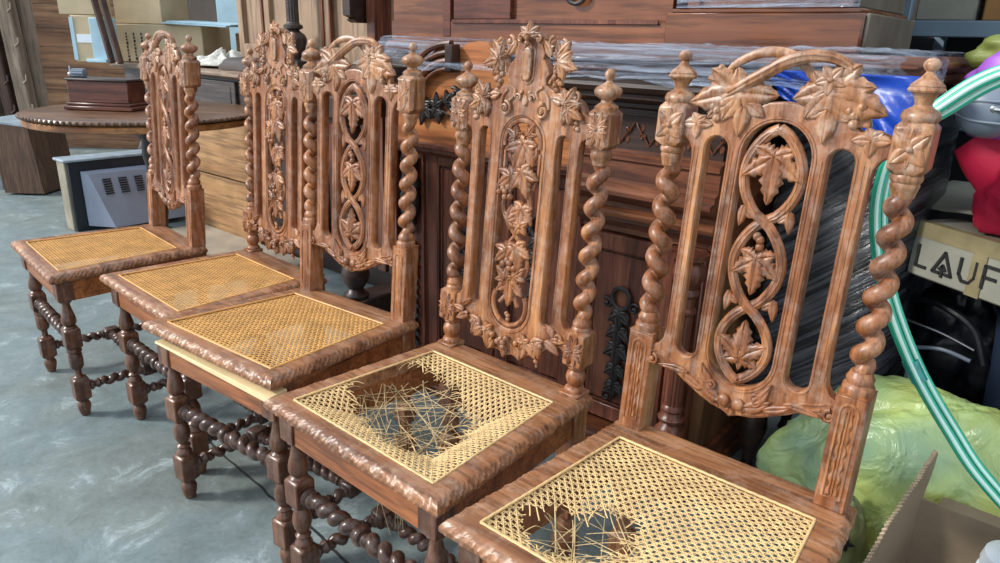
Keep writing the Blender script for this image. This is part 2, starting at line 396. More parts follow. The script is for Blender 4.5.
# black stretch wrap: diagonal creases, their grey sheen streaks painted into the colour
m, nt, b = new_mat('black stretch wrap'); tc = N(nt, 'ShaderNodeTexCoord'); mp = N(nt, 'ShaderNodeMapping')
mp0 = N(nt, 'ShaderNodeMapping'); mp0.inputs['Rotation'].default_value = (0, math.radians(40), 0); nt.links.new(tc.outputs['Object'], mp0.inputs[0])
mp.inputs['Scale'].default_value = (3, 3, 80)
nt.links.new(mp0.outputs[0], mp.inputs[0]); n = N(nt, 'ShaderNodeTexNoise', Scale=1.0, Detail=5.0, Roughness=.65, Distortion=.3); nt.links.new(mp.outputs[0], n.inputs['Vector'])
r = ramp(nt, n.outputs['Fac'], [(.42, lin((26, 26, 30))), (.70, lin((96, 98, 104)))]); nt.links.new(r.outputs[0], b.inputs['Base Color'])
b.inputs['Roughness'].default_value = .22
bp_ = N(nt, 'ShaderNodeBump', Strength=.8, Distance=.01); nt.links.new(n.outputs['Fac'], bp_.inputs['Height']); nt.links.new(bp_.outputs[0], b.inputs['Normal'])
M['bwrap'] = m
# concrete floor
m, nt, b = new_mat('worn concrete'); tc = N(nt, 'ShaderNodeTexCoord')
n1 = N(nt, 'ShaderNodeTexNoise', Scale=1.6, Detail=8.0, Roughness=.62, Distortion=.5); nt.links.new(tc.outputs['Object'], n1.inputs['Vector'])
n2 = N(nt, 'ShaderNodeTexNoise', Scale=7.0, Detail=12.0, Roughness=.78, Distortion=.5); nt.links.new(tc.outputs['Object'], n2.inputs['Vector'])
n3 = N(nt, 'ShaderNodeTexNoise', Scale=90.0, Detail=3.0, Roughness=.7); nt.links.new(tc.outputs['Object'], n3.inputs['Vector'])
r1 = ramp(nt, n1.outputs['Fac'], [(.30, lin((116, 126, 122))), (.46, lin((138, 149, 147))), (.54, lin((132, 148, 150))), (.70, lin((154, 167, 169)))])
r2 = ramp(nt, n2.outputs['Fac'], [(.36, lin((120, 122, 116))), (.52, (.72, .72, .72, 1)), (.74, (1, 1, 1, 1))])
mx = N(nt, 'ShaderNodeMix', data_type='RGBA', blend_type='MULTIPLY'); mx.inputs[0].default_value = .45
nt.links.new(r1.outputs[0], mx.inputs[6]); nt.links.new(r2.outputs[0], mx.inputs[7])
r3 = ramp(nt, n2.outputs['Fac'], [(.56, (0, 0, 0, 1)), (.68, (.75, .75, .75, 1))])
mx2 = N(nt, 'ShaderNodeMix', data_type='RGBA'); nt.links.new(r3.outputs[0], mx2.inputs[0]); nt.links.new(mx.outputs[2], mx2.inputs[6]); mx2.inputs[7].default_value = lin((186, 200, 204))
r4 = ramp(nt, n3.outputs['Fac'], [(.3, (.72, .72, .72, 1)), (.6, (1, 1, 1, 1))])
mx3 = N(nt, 'ShaderNodeMix', data_type='RGBA', blend_type='MULTIPLY'); mx3.inputs[0].default_value = .5
nt.links.new(mx2.outputs[2], mx3.inputs[6]); nt.links.new(r4.outputs[0], mx3.inputs[7])
sep = N(nt, 'ShaderNodeSeparateXYZ'); nw = N(nt, 'ShaderNodeTexNoise', Scale=5.0, Detail=4.0); nt.links.new(tc.outputs['Object'], nw.inputs['Vector'])
vm = N(nt, 'ShaderNodeVectorMath', operation='MULTIPLY_ADD'); vm.inputs[1].default_value = (.05, .05, .05); nt.links.new(nw.outputs['Color'], vm.inputs[0]); nt.links.new(tc.outputs['Object'], vm.inputs[2]); nt.links.new(vm.outputs[0], sep.inputs[0])
def mth(op, a, b=None, c=None):
    n = N(nt, 'ShaderNodeMath', operation=op)
    for i, v in enumerate((a, b, c)):
        if v is None: continue
        if isinstance(v, (int, float)): n.inputs[i].default_value = v
        else: nt.links.new(v, n.inputs[i])
    return n.outputs[0]
# joints of the slab: y = k*x + c, between two x values
def joint(k, c, xa, xb, w):
    d = mth('ABSOLUTE', mth('SUBTRACT', mth('SUBTRACT', sep.outputs[1], mth('MULTIPLY', sep.outputs[0], k)), c))
    return mth('MULTIPLY', mth('MULTIPLY', mth('LESS_THAN', d, w), mth('GREATER_THAN', sep.outputs[0], xa)), mth('LESS_THAN', sep.outputs[0], xb))
J = mth('MAXIMUM', joint(-.26, .80, -4.2, -1.9, .007), joint(-.05, .755, -1.9, -.9, .0035))
mx4 = N(nt, 'ShaderNodeMix', data_type='RGBA'); nt.links.new(J, mx4.inputs[0]); nt.links.new(mx3.outputs[2], mx4.inputs[6]); mx4.inputs[7].default_value = lin((52, 56, 56)); mx3 = mx4
nt.links.new(mx3.outputs[2], b.inputs['Base Color']); b.inputs['Roughness'].default_value = .5; b.inputs['Specular IOR Level'].default_value = .4
bp_ = N(nt, 'ShaderNodeBump', Strength=.25, Distance=.01); nt.links.new(n2.outputs['Fac'], bp_.inputs['Height']); nt.links.new(bp_.outputs[0], b.inputs['Normal'])
M['floor'] = m

# ------------------------------------------------------------------ chairs
SH = .0762; PX = .172; PY = .435; ZS = .46
def hw(y): return .24 - (.24 - .2107) * y / .3828      # half width of the seat at depth y
def seat_frame(name='seat_frame', depth=.457, carve=1.0, seedo=0):
    mb = MB(); ci, y0, y1 = .0452, .0376, .374
    inner = [(-hw(y0) + ci, y0), (hw(y0) - ci, y0), (hw(y1) - ci, y1), (-hw(y1) + ci, y1)]
    def outer(ins): return [(-hw(ins) + ins, ins), (hw(ins) - ins, ins), (hw(depth - ins) - ins, depth - ins), (-hw(depth - ins) + ins, depth - ins)]
    prof = [('i', 0, .436), ('i', 0, .4585), ('i', .0015, .460), ('m', .35, .4605), ('m', .72, .4605), ('o', .011, .460), ('o', .008, .4582), ('o', .0035, .4545), ('o', .0005, .4495), ('o', 0, .445), ('o', .001, .4405), ('o', .004, .437), ('o', .008, .434), ('o', .012, .4325), ('i', 0, .4325)]
    def pt(pr, side, t):
        k, a, z = pr
        if k == 'i': C = inner
        elif k == 'o': C = outer(a)
        else:
            O = outer(.011); C = [tuple(inner[q][j] * (1 - a) + O[q][j] * a for j in range(2)) for q in range(4)]
        p, q = C[side], C[(side + 1) % 4]
        return p[0] + (q[0] - p[0]) * t, p[1] + (q[1] - p[1]) * t, z
    nor = [(0, -1), (1, 0), (0, 1), (-1, 0)]
    rings = []
    for side in range(4):
        n = 210 if side != 2 else 10
        for i in range(n):
            t = i / n; ring = []
            ln = .47 if side == 0 else .44
            for j, pr in enumerate(prof):
                x, y, z = pt(pr, side, t)
                if carve and side != 2 and 5 <= j <= 12:
                    e = min(1, min(t, 1 - t) / .03)
                    s_ = t * ln; lean = (j - 5) * .0032
                    lean = (j - 5) * .0035 + .002 * math.sin(s_ * 90)
                    g = abs(math.sin(PI * (s_ + lean) / .0135)) ** .6 - .6
                    g += .35 * math.sin(2 * PI * (s_ - lean * 2) / .041 + seedo)
                    w = (.4, .8, 1, 1, 1, 1, .7, .3)[j - 5] * .0030 * e * carve
                    x += nor[side][0] * g * w; y += nor[side][1] * g * w; z += g * w * .35
                ring.append((x, y, z))
            rings.append(ring)
    K = len(prof); L = len(rings); vs = [p for r in rings for p in r]; fs = []
    for i in range(L):
        a, b = i, (i + 1) % L
        for j in range(K):
            q = (j + 1) % K; fs.append((a * K + j, b * K + j, b * K + q, a * K + q))
    mb.add(vs, fs); return mb

def apron_mb(kind):
    mb = MB(); z0, z1 = .372, .4325
    if kind == 'front': mb.box(-hw(.02) + .045, hw(.02) - .045, .022, .044, z0, z1, bev=.002)
    elif kind == 'back': mb.box(-.152, .152, .425, .445, z0, z1, bev=.002)
    else:
        sg = -1 if kind == 'left' else 1
        a, b = hw(.05) - .021, hw(.42) - .021
        pts = [(sg * a, .055), (sg * b, .42), (sg * (b - .02), .42), (sg * (a - .02), .055)]
        mb.prism(pts if sg > 0 else pts[::-1], z0, z1)
    return mb
def leg_mb(sg, cup=False):
    mb = MB(); c = (sg * .1966, .0388)
    mb.box(c[0] - .0215, c[0] + .0215, c[1] - .0215, c[1] + .0215, .374, .4325, bev=.002)
    vase = [(.0165, .374), (.0185, .371), (.0165, .367), (.0115, .363), (.0105, .357), (.0125, .345), (.0165, .330), (.0195, .316), (.0200, .308), (.0180, .299), (.0130, .294), (.0165, .2915), (.0185, .289), (.0165, .286)]
    mb.lathe(vase[::-1], (*c, 0))
    mb.chamf(c[0], c[1], .222, .288, .0215)
    if cup: low = [(.0185, .224), (.0200, .218), (.0205, .212), (.0165, .207), (.0185, .203), (.0195, .185), (.0185, .163), (.0150, .157), (.0095, .152), (.0095, .135), (.0120, .131), (.0175, .128), (.0185, .124), (.0165, .12), (.0165, .118)]
    else: low = [(.0165, .224), (.0150, .220), (.0110, .216), (.0130, .2125), (.0175, .203), (.0195, .192), (.0195, .183), (.0170, .171), (.0120, .162), (.0105, .158), (.0140, .155), (.0165, .152), (.0140, .149), (.0120, .146), (.0150, .140), (.0180, .135), (.0185, .130), (.0165, .126)]
    mb.lathe(low[::-1], (*c, 0))
    mb.chamf(c[0], c[1], .055, .128, .0215)
    mb.lathe([(.008, 0), (.0115, .002), (.0150, .012), (.0180, .026), (.0190, .034), (.0170, .042), (.0125, .048), (.0165, .052), (.0180, .057)], (*c, 0))
    return mb
def front_stretcher_mb():
    mb = MB(); y = .0388; z = .255
    F = lambda h: h
    def lx(prof): mb.lathe([(r, h) for r, h in prof], (0, y, z), axis='x')
    for s in (-1, 1):
        seg = [(.010, .176), (.0165, .172), (.0185, .167), (.0165, .162), (.012, .159), (.0165, .155), (.018, .150), (.015, .145), (.0125, .141)]
        pr = [(r, s * h) for r, h in seg]
        lx(pr if s < 0 else pr[::-1])
    mb.twist((-.142, y, z), (-.006, y, z), .0132, .0058, .034, 1, n=12, end=.012)
    mb.twist((.006, y, z), (.142, y, z), .0132, .0058, .034, -1, n=12, end=.012)
    lx([(.012, -.010), (.018, -.007), (.0200, -.002), (.0200, .002), (.018, .007), (.012, .010)])
    return mb
def side_stretcher_mb(s):
    mb = MB(); z = .092; xa, ya, xb, yb = s * .1966, .060, s * .176, .412
    A, B = Vector((xa, ya, z)), Vector((xb, yb, z)); d = (B - A); L = d.length; t = d / L
    a = Vector((t.y, -t.x, 0)); up = Vector((0, 0, 1))
    fr = Matrix((( a.x, up.x, t.x, A.x), (a.y, up.y, t.y, A.y), (a.z, up.z, t.z, A.z), (0, 0, 0, 1)))
    def lt(pr): mb.lathe(pr, frame=fr, n=16)
    lt([(.009, 0), (.0145, .003), (.0165, .008), (.0140, .013), (.0095, .017), (.0135, .022), (.0155, .027), (.012, .033), (.0105, .036)])
    lt([(r, L - h) for r, h in [(.009, 0), (.0145, .003), (.0165, .008), (.0140, .013), (.0095, .017), (.0135, .022), (.0155, .027), (.012, .033), (.0105, .036)]][::-1])
    m = L * .5
    mb.twist(A + t * .034, A + t * (m - .026), .0115, .0052, .03, s, n=10, end=.01)
    mb.twist(A + t * (m + .026), A + t * (L - .034), .0115, .0052, .03, s, n=10, end=.01)
    lt([(.010, m - .033), (.015, m - .029), (.0155, m - .025), (.012, m - .020)]); lt([(.012, m + .020), (.0155, m + .025), (.015, m + .029), (.010, m + .033)])
    q = MB(); q.chamf(0, 0, -.024, .024, .0185, ch=.005)
    q.v = [tuple(fr @ Vector((x, y_, z_ + m))) for x, y_, z_ in q.v]; mb.add(q.v, q.f)
    return mb
def cross_stretcher_mb():
    mb = MB(); y = .235; z = .092; X = .169
    for s in (-1, 1):
        pr = [(.010, X), (.0150, X - .004), (.0160, X - .009), (.0125, X - .014), (.0100, X - .018), (.0145, X - .022), (.0150, X - .026), (.0115, X - .031)]
        pr = [(r, s * h) for r, h in pr]; mb.lathe(pr if s < 0 else pr[::-1], (0, y, z), axis='x', n=16)
    mb.twist((-X + .032, y, z), (-.008, y, z), .0118, .0052, .030, 1, n=10, end=.01)
    mb.twist((.008, y, z), (X - .032, y, z), .0118, .0052, .030, -1, n=10, end=.01)
    mb.lathe([(.011, -.011), (.0165, -.007), (.0175, 0), (.0165, .007), (.011, .011)], (0, y, z), axis='x', n=16)
    return mb

# rear post: lower leg + block above the seat (one mesh), with twisted column, capital block, finial and carving as sub-parts
def rear_leg(mb, x):
    mb.box(x - .0215, x + .0215, PY - .0215, PY + .0215, .30, .462, bev=.002)
    mb.lathe([(.0165, .224), (.0125, .229), (.016, .240), (.0195, .256), (.0195, .266), (.0165, .281), (.012, .291), (.0175, .297), (.0185, .301)], (x, PY, 0))
    mb.chamf(x, PY, .175, .226, .0215)
    mb.lathe([(.0165, .128), (.0125, .134), (.0165, .143), (.0190, .152), (.0165, .162), (.0120, .168), (.0175, .173), (.0175, .176)], (x, PY, 0))
    mb.chamf(x, PY, .055, .130, .0215)
    mb.lathe([(.009, 0), (.0130, .002), (.0175, .016), (.0190, .034), (.0170, .044), (.0180, .057)], (x, PY, 0))
def post_B(s):
    mb = MB(); x = s * PX; rear_leg(mb, x)
    mb.box(x - .0225, x + .0225, PY - .0225, PY + .0225, .4595, .642, bev=.002)
    mb.prism([(x - .0225, PY - .0225), (x + .0225, PY - .0225), (x + .0225, PY + .0225), (x - .0225, PY + .0225)], .642, .644)
    mb.lathe([(.0225, .642), (.022, .647), (.0225, .651), (.0215, .655), (.0175, .658), (.0190, .662), (.0195, .666), (.017, .670), (.0145, .676)], (x, PY, 0))
    return mb.shear(ZS, SH)
def post_A(s):
    mb = MB(); x = s * PX; rear_leg(mb, x)
    mb.box(x - .0225, x + .0225, PY - .0225, PY + .0225, .4595, .466, bev=.002)
    mb.lathe([(.0195, .465), (.0205, .469), (.0185, .474), (.0130, .478), (.0155, .483), (.0190, .490), (.0200, .497), (.0180, .505), (.0130, .511), (.0175, .514), (.0190, .518), (.0175, .522)], (x, PY, 0))
    mb.chamf(x, PY, .519, .592, .0225, ch=.005)
    mb.lathe([(.0185, .590), (.0195, .594), (.0180, .598), (.0165, .600), (.0180, .604), (.0175, .608), (.0145, .613), (.0140, .618)], (x, PY, 0))
    return mb.shear(ZS, SH)
def column_mb(s, z0, z1, pitch=.0432):
    if z0 < .64: pitch = .0455
    mb = MB(); mb.twist((s * PX, PY, z0), (s * PX, PY, z1), .0129, .0084, pitch, -s, n=14, end=.018, steps=20, phase=.6)
    return mb.shear(ZS, SH)
def capital_mb(s, style):
    mb = MB(); x = s * PX
    if style == 'B5':
        mb.lathe([(.0145, .928), (.0160, .936), (.0175, .941), (.0185, .944), (.0175, .948), (.0200, .951), (.0205, .955), (.0190, .959), (.0175, .962)], (x, PY, 0))
        mb.chamf(x, PY, .960, 1.028, .0235, ch=.007)
    elif style == 'B':
        mb.lathe([(.0145, .928), (.0150, .936), (.0185, .943), (.0200, .947), (.0190, .952), (.0175, .956)], (x, PY, 0))
        mb.chamf(x, PY, .953, 1.034, .0250, ch=.007, e=.007)
    else:
        mb.lathe([(.0145, .906), (.0155, .914), (.0190, .919), (.0200, .924), (.0185, .929), (.0175, .934), (.0190, .938)], (x, PY, 0))
        mb.chamf(x, PY, .935, 1.004, .0235, ch=.007, e=.005)
    return mb.shear(ZS, SH)
def finial_mb(s, style):
    mb = MB(); x = s * PX
    if style == 'B5': pr = [(.0200, 1.026), (.0235, 1.031), (.0240, 1.035), (.0215, 1.041), (.0125, 1.046), (.0105, 1.049), (.0115, 1.054), (.0140, 1.060), (.0160, 1.0635), (.0215, 1.065), (.0228, 1.0675), (.0215, 1.070), (.0205, 1.0715), (.0208, 1.073), (.0170, 1.077), (.0100, 1.083), (.0062, 1.088), (.0050, 1.0905), (.0080, 1.093), (.0105, 1.098), (.0098, 1.102), (.0060, 1.106), (.0010, 1.1075)]
    else:
        o = .002 if style == 'A' else .0345
        z0 = 1.0
        pr = [(.0200, 1.001), (.0215, 1.004), (.0215, 1.008), (.0165, 1.012), (.0115, 1.015), (.0110, 1.019), (.0150, 1.022), (.0210, 1.026), (.0245, 1.031), (.0248, 1.036), (.0215, 1.041), (.0145, 1.045), (.0070, 1.049), (.0050, 1.052), (.0058, 1.0545), (.0085, 1.058), (.0095, 1.062), (.0085, 1.067), (.0045, 1.071), (.0010, 1.0725)]
        pr = [(r, z + o - .002) for r, z in pr]
    mb.lathe(pr, (x, PY, 0), n=24)
    return mb.shear(ZS, SH)
def post_carving(s, style, hi=True):
    mb = MB(); x = s * PX; yf = PY - .0225
    if style == 'B5' and hi:
        z = .994
        for k in range(4): mb.petal(x, z, PI / 4 + k * PI / 2, .029, .0105, yf - .0005, .0045)
        for k in range(4): mb.petal(x, z, k * PI / 2, .017 if k % 2 == 0 else .026, .0045, yf - .0005, .003)
        mb.ball((x, yf - .004, z), .0048, n=10, m=7)
    elif style == 'B5':
        # arched, fluted panel of the lower block
        zt, zb, w = .630, .480, .0125
        arc = [(x - w, yf, zb)] + [(x - w, yf, zt - .012)] + [(x + w * math.cos(a), yf, zt - .012 + .012 * math.sin(a)) for a in [PI - PI * i / 8 for i in range(1, 8)]] + [(x + w, yf, zt - .012), (x + w, yf, zb)]
        mb.tube(arc, .0022, n=6, fdir=(0, 1, 0), closed=True)
        for q in (-1, 1):
            mb.tube([(x + q * (.005 + .0008 * math.sin(i * 1.25)), yf + .0004, zb + .006 + (zt - zb - .018) * i / 30) for i in range(31)], [.0026 + .0010 * math.sin(i * 1.25 + 1) for i in range(31)], n=6, fdir=(0, 1, 0))
        mb.tube([(x, yf, zb + .004), (x, yf, zt - .006)], .0018, n=6, fdir=(0, 1, 0))
    elif style == 'B' and hi:
        z = .994
        for k in (1, -1):
            mb.petal(x, z, k * PI / 2, .034, .010, yf - .002, .004, .15)
        for k in range(4): mb.petal(x, z, PI / 4 + k * PI / 2, .020, .006, yf - .0015, .0035)
        mb.ball((x, yf - .004, z), .0035, n=8, m=6)
    elif style == 'B':
        zt, zb, w = .630, .480, .011
        arc = [(x - w, yf, zb)] + [(x - w, yf, zt - .012)] + [(x + w * math.cos(a), yf, zt - .012 + .010 * math.sin(a)) for a in [PI - PI * i / 8 for i in range(1, 8)]] + [(x + w, yf, zt - .012), (x + w, yf, zb)]
        mb.tube(arc, .0016, n=6, fdir=(0, 1, 0), closed=True)
    else:
        for z in ((.9705,) if hi else (.555,)):
            for k in range(12): mb.petal(x, z, PI / 12 + k * PI / 6, .0225 + .009 * abs(math.sin(k * PI / 6 + PI / 12)) ** 2, .0062, yf - .0008, .0040)
            mb.ball((x, yf - .004, z), .0036, n=10, m=6)
    return mb.shear(ZS, SH)

def arc2(cx, cz, rx, rz, a0, a1, n): return [(cx + rx * math.cos(a0 + (a1 - a0) * i / n), cz + rz * math.sin(a0 + (a1 - a0) * i / n)) for i in range(n + 1)]
def slot(cx, w, z0, z1): return arc2(cx, z1 - w, w, w, 0, PI, 10) + arc2(cx, z0 + w, w, w, PI, 2 * PI, 10)
def mirror(h): return h + [(-x, z) for x, z in h[::-1] if abs(x) > 1e-6]
YF = .418; YB = .440            # front and back faces of the fretted board
def panel_B():
    half = [(0, 1.041), (-.022, 1.039), (-.036, 1.032), (-.05, 1.033), (-.075, 1.030), (-.095, 1.020), (-.108, 1.009), (-.125, 1.012), (-.152, 1.004), (-.152, .972), (-.146, .976), (-.139, .971), (-.133, .960), (-.131, .945)]
    half += [(-.131, .660), (-.134, .642), (-.141, .631), (-.151, .627), (-.157, .619), (-.1575, .606), (-.153, .594), (-.147, .588), (-.138, .588), (-.132, .595), (-.12, .597), (-.103, .590), (-.088, .580), (-.070, .571), (-.052, .562), (-.034, .555), (-.016, .552), (-.008, .549), (0, .545)]
    out = mirror(half)
    cen = arc2(0, .960, .051, .052, 0, PI, 20) + arc2(0, .652, .051, .054, PI, 2 * PI, 20)
    loops = [out, cen, slot(-.0915, .0175, .622, .983), slot(.0915, .0175, .622, .983)]
    mb = MB(); mb.add(*plate(loops, YF, YB, .003))
    # bead mouldings round the openings and down the slats
    def bead(lp, r=.0022, y=YF + .0004): mb.tube([(a, y, b) for a, b in lp], r, n=6, fdir=(0, 1, 0), closed=True)
    bead(arc2(0, .960, .0575, .0585, 0, PI, 20) + arc2(0, .652, .0575, .060, PI, 2 * PI, 20))
    bead(arc2(0, .960, .0535, .0545, 0, PI, 20) + arc2(0, .652, .0535, .0565, PI, 2 * PI, 20), .0016)
    for s in (-1, 1):
        bead(slot(s * .0915, .0210, .6185, .9865), .0016)
        for xx in (s * .128, s * .1212): mb.tube([(xx, YF + .0004, .650), (xx, YF + .0004, .965)], .0016, n=6, fdir=(0, 1, 0))
        mb.tube([(s * .0655, YF + .0004, .650), (s * .0655, YF + .0004, .965)], .0018, n=6, fdir=(0, 1, 0))
        pts = [(s * x, YF, z + .004) for x, z in half[16:27]]
        mb.tube(smooth_path([(s * -.150, YF, .614), (s * -.140, YF, .618), (s * -.128, YF, .612), (s * -.104, YF, .605), (s * -.086, YF, .590)], 5), .002, n=6, fdir=(0, 1, 0))
    return mb.shear(ZS, SH)
def panel_A():
    half = [(0, 1.128), (-.014, 1.130), (-.026, 1.127), (-.034, 1.118), (-.031, 1.106), (-.037, 1.094), (-.034, 1.084), (-.046, 1.072), (-.052, 1.058), (-.045, 1.048), (-.046, 1.038), (-.062, 1.030), (-.085, 1.024), (-.105, 1.022), (-.125, 1.012), (-.135, .998), (-.150, .988), (-.152, .975), (-.152, .944), (-.146, .948), (-.139, .944), (-.1345, .935), (-.133, .920)]
    half += [(-.133, .616), (-.135, .600), (-.141, .590), (-.151, .586), (-.152, .562), (-.152, .540), (-.143, .545), (-.132, .549), (-.121, .547), (-.112, .538), (-.100, .530), (-.090, .518), (-.076, .510), (-.062, .508), (-.050, .500), (-.036, .494), (-.018, .496), (0, .489)]
    out = mirror(half)
    cen = arc2(0, .925, .050, .050, 0, PI, 20) + arc2(0, .600, .050, .050, PI, 2 * PI, 20)
    loops = [out, cen, slot(-.0975, .0135, .580, .950), slot(.0975, .0135, .580, .950)]
    mb = MB(); mb.add(*plate(loops, YF, YB, .003))
    def bead(lp, r=.0022, y=YF + .0004): mb.tube([(a, y, b) for a, b in lp], r, n=6, fdir=(0, 1, 0), closed=True)
    bead(arc2(0, .925, .0565, .0565, 0, PI, 20) + arc2(0, .600, .0565, .0565, PI, 2 * PI, 20), .0026)
    for s in (-1, 1): bead(slot(s * .0975, .0168, .577, .953), .0014)
    return mb.shear(ZS, SH)
def vine_B():
    mb = MB(); y = YF + .004
    # two entwined stems: three loops
    zc = [1.004, .866, .730, .608]; W = [.0425, .037, .039]
    for s in (-1, 1):
        pts = []
        sg = s
        for k in range(3):
            a, b = zc[k], zc[k + 1]
            for i in range(17):
                u = i / 16
                if k == 0 and i == 0: pts.append((0, y, a - .001)); continue
                if i == 0: continue
                w = W[k] * math.sin(PI * u) ** (.72 if k != 0 else .66)
                pts.append((sg * w, y - (.0035 if (k + (s > 0)) % 2 else -.001) * math.cos(PI * u), a + (b - a) * u))
            sg = -sg
        mb.tube(pts, .0082, n=10, flat=.72, fdir=(0, 1, 0))
        for o_ in (-.0032, .0032): mb.tube([(p[0] * (1 + o_ / max(.012, abs(p[0]))) if abs(p[0]) > .001 else p[0] + o_, p[1] - .0052, p[2]) for p in pts], .0014, n=5, fdir=(0, 1, 0))
    for k in (1, 2):          # little side leaflets flicking off the crossings
        z = zc[k]
        for s in (-1, 1):
            mb.petal(s * .034, z + .020, -PI / 2 - s * -.12, .034, .007, y + .001, .004)
            mb.petal(s * .020, z + .002, PI / 2 - s * .9, .026, .006, y + .001, .003)
    mb.leaf(0, .962, -PI / 2, .070, y, .008, W=.0155, serr=.18)
    mb.petal(0, .955, PI / 2, .022, .006, y, .003); mb.petal(.0, .958, PI / 2 + .8, .024, .007, y, .003); mb.petal(0, .958, PI / 2 - .8, .024, .007, y, .003)
    mb.berries(0, .838, y, .0068, 3)
    mb.leaf(0, .808, -PI / 2, .056, y, .008, W=.0140, serr=.18)
    mb.petal(0, .802, PI / 2 + .6, .020, .006, y, .003); mb.petal(0, .802, PI / 2 - .6, .020, .006, y, .003)
    mb.leaf(0, .650, PI / 2, .060, y, .008, W=.0145, serr=.18)
    mb.petal(0, .655, -PI / 2, .030, .007, y, .004)
    for k in (-1, 1): mb.petal(0, .655, -PI / 2 + k * .9, .028, .008, y, .004)
    return mb.shear(ZS, SH)
def vine_A():
    mb = MB(); y = YF + .003
    lp = arc2(0, .928, .0455, .0455, 0, PI, 18) + arc2(0, .597, .0455, .0455, PI, 2 * PI, 18)
    # an arched rim at head and foot, wavy stem between
    mb.tube([(a, y, b) for a, b in arc2(0, .926, .0435, .044, -.15, PI + .15, 20)], .0052, n=7, fdir=(0, 1, 0))
    mb.tube([(a, y, b) for a, b in arc2(0, .602, .0435, .045, PI - .5, 2 * PI + .5, 20)], .0052, n=7, fdir=(0, 1, 0))
    for s in (-1, 1):
        mb.tube([(s * .034 * math.sin((z - .55) * 27 + 1.0) * (1 - .1 * s), y + .002, z) for z in [.600 + .0085 * i for i in range(39)]], .0052, n=7, fdir=(0, 1, 0))
        mb.tube([(s * .0435, y + .004, .91), (s * .0430, y + .004, .87), (s * .034, y + .004, .84)], .0045, n=6, fdir=(0, 1, 0))
    R = random.Random(3)
    for (x, z, a, L) in ((.006, .925, -1.9, .060), (-.012, .938, 2.6, .030), (.018, .945, 1.0, .024), (.008, .872, -1.2, .052), (-.018, .862, -2.5, .042), (.014, .800, -1.75, .048), (-.016, .775, .5, .040), (.010, .722, -1.3, .050), (-.014, .712, -2.4, .040), (.0, .650, -1.57, .052), (-.01, .655, 2.4, .034), (.014, .665, .7, .032)):
        mb.leaf(x, z, a, L, y - R.random() * .004, .0065, serr=.15)
    mb.berries(-.030, .830, y - .002, .0068, 6); mb.berries(-.002, .690, y - .005, .0068, 6)
    mb.flower(.016, .768, .022, y - .006, 5, .006, a0=.5)
    mb.berries(.002, .578, y, .005, 3)
    return mb.shear(ZS, SH)
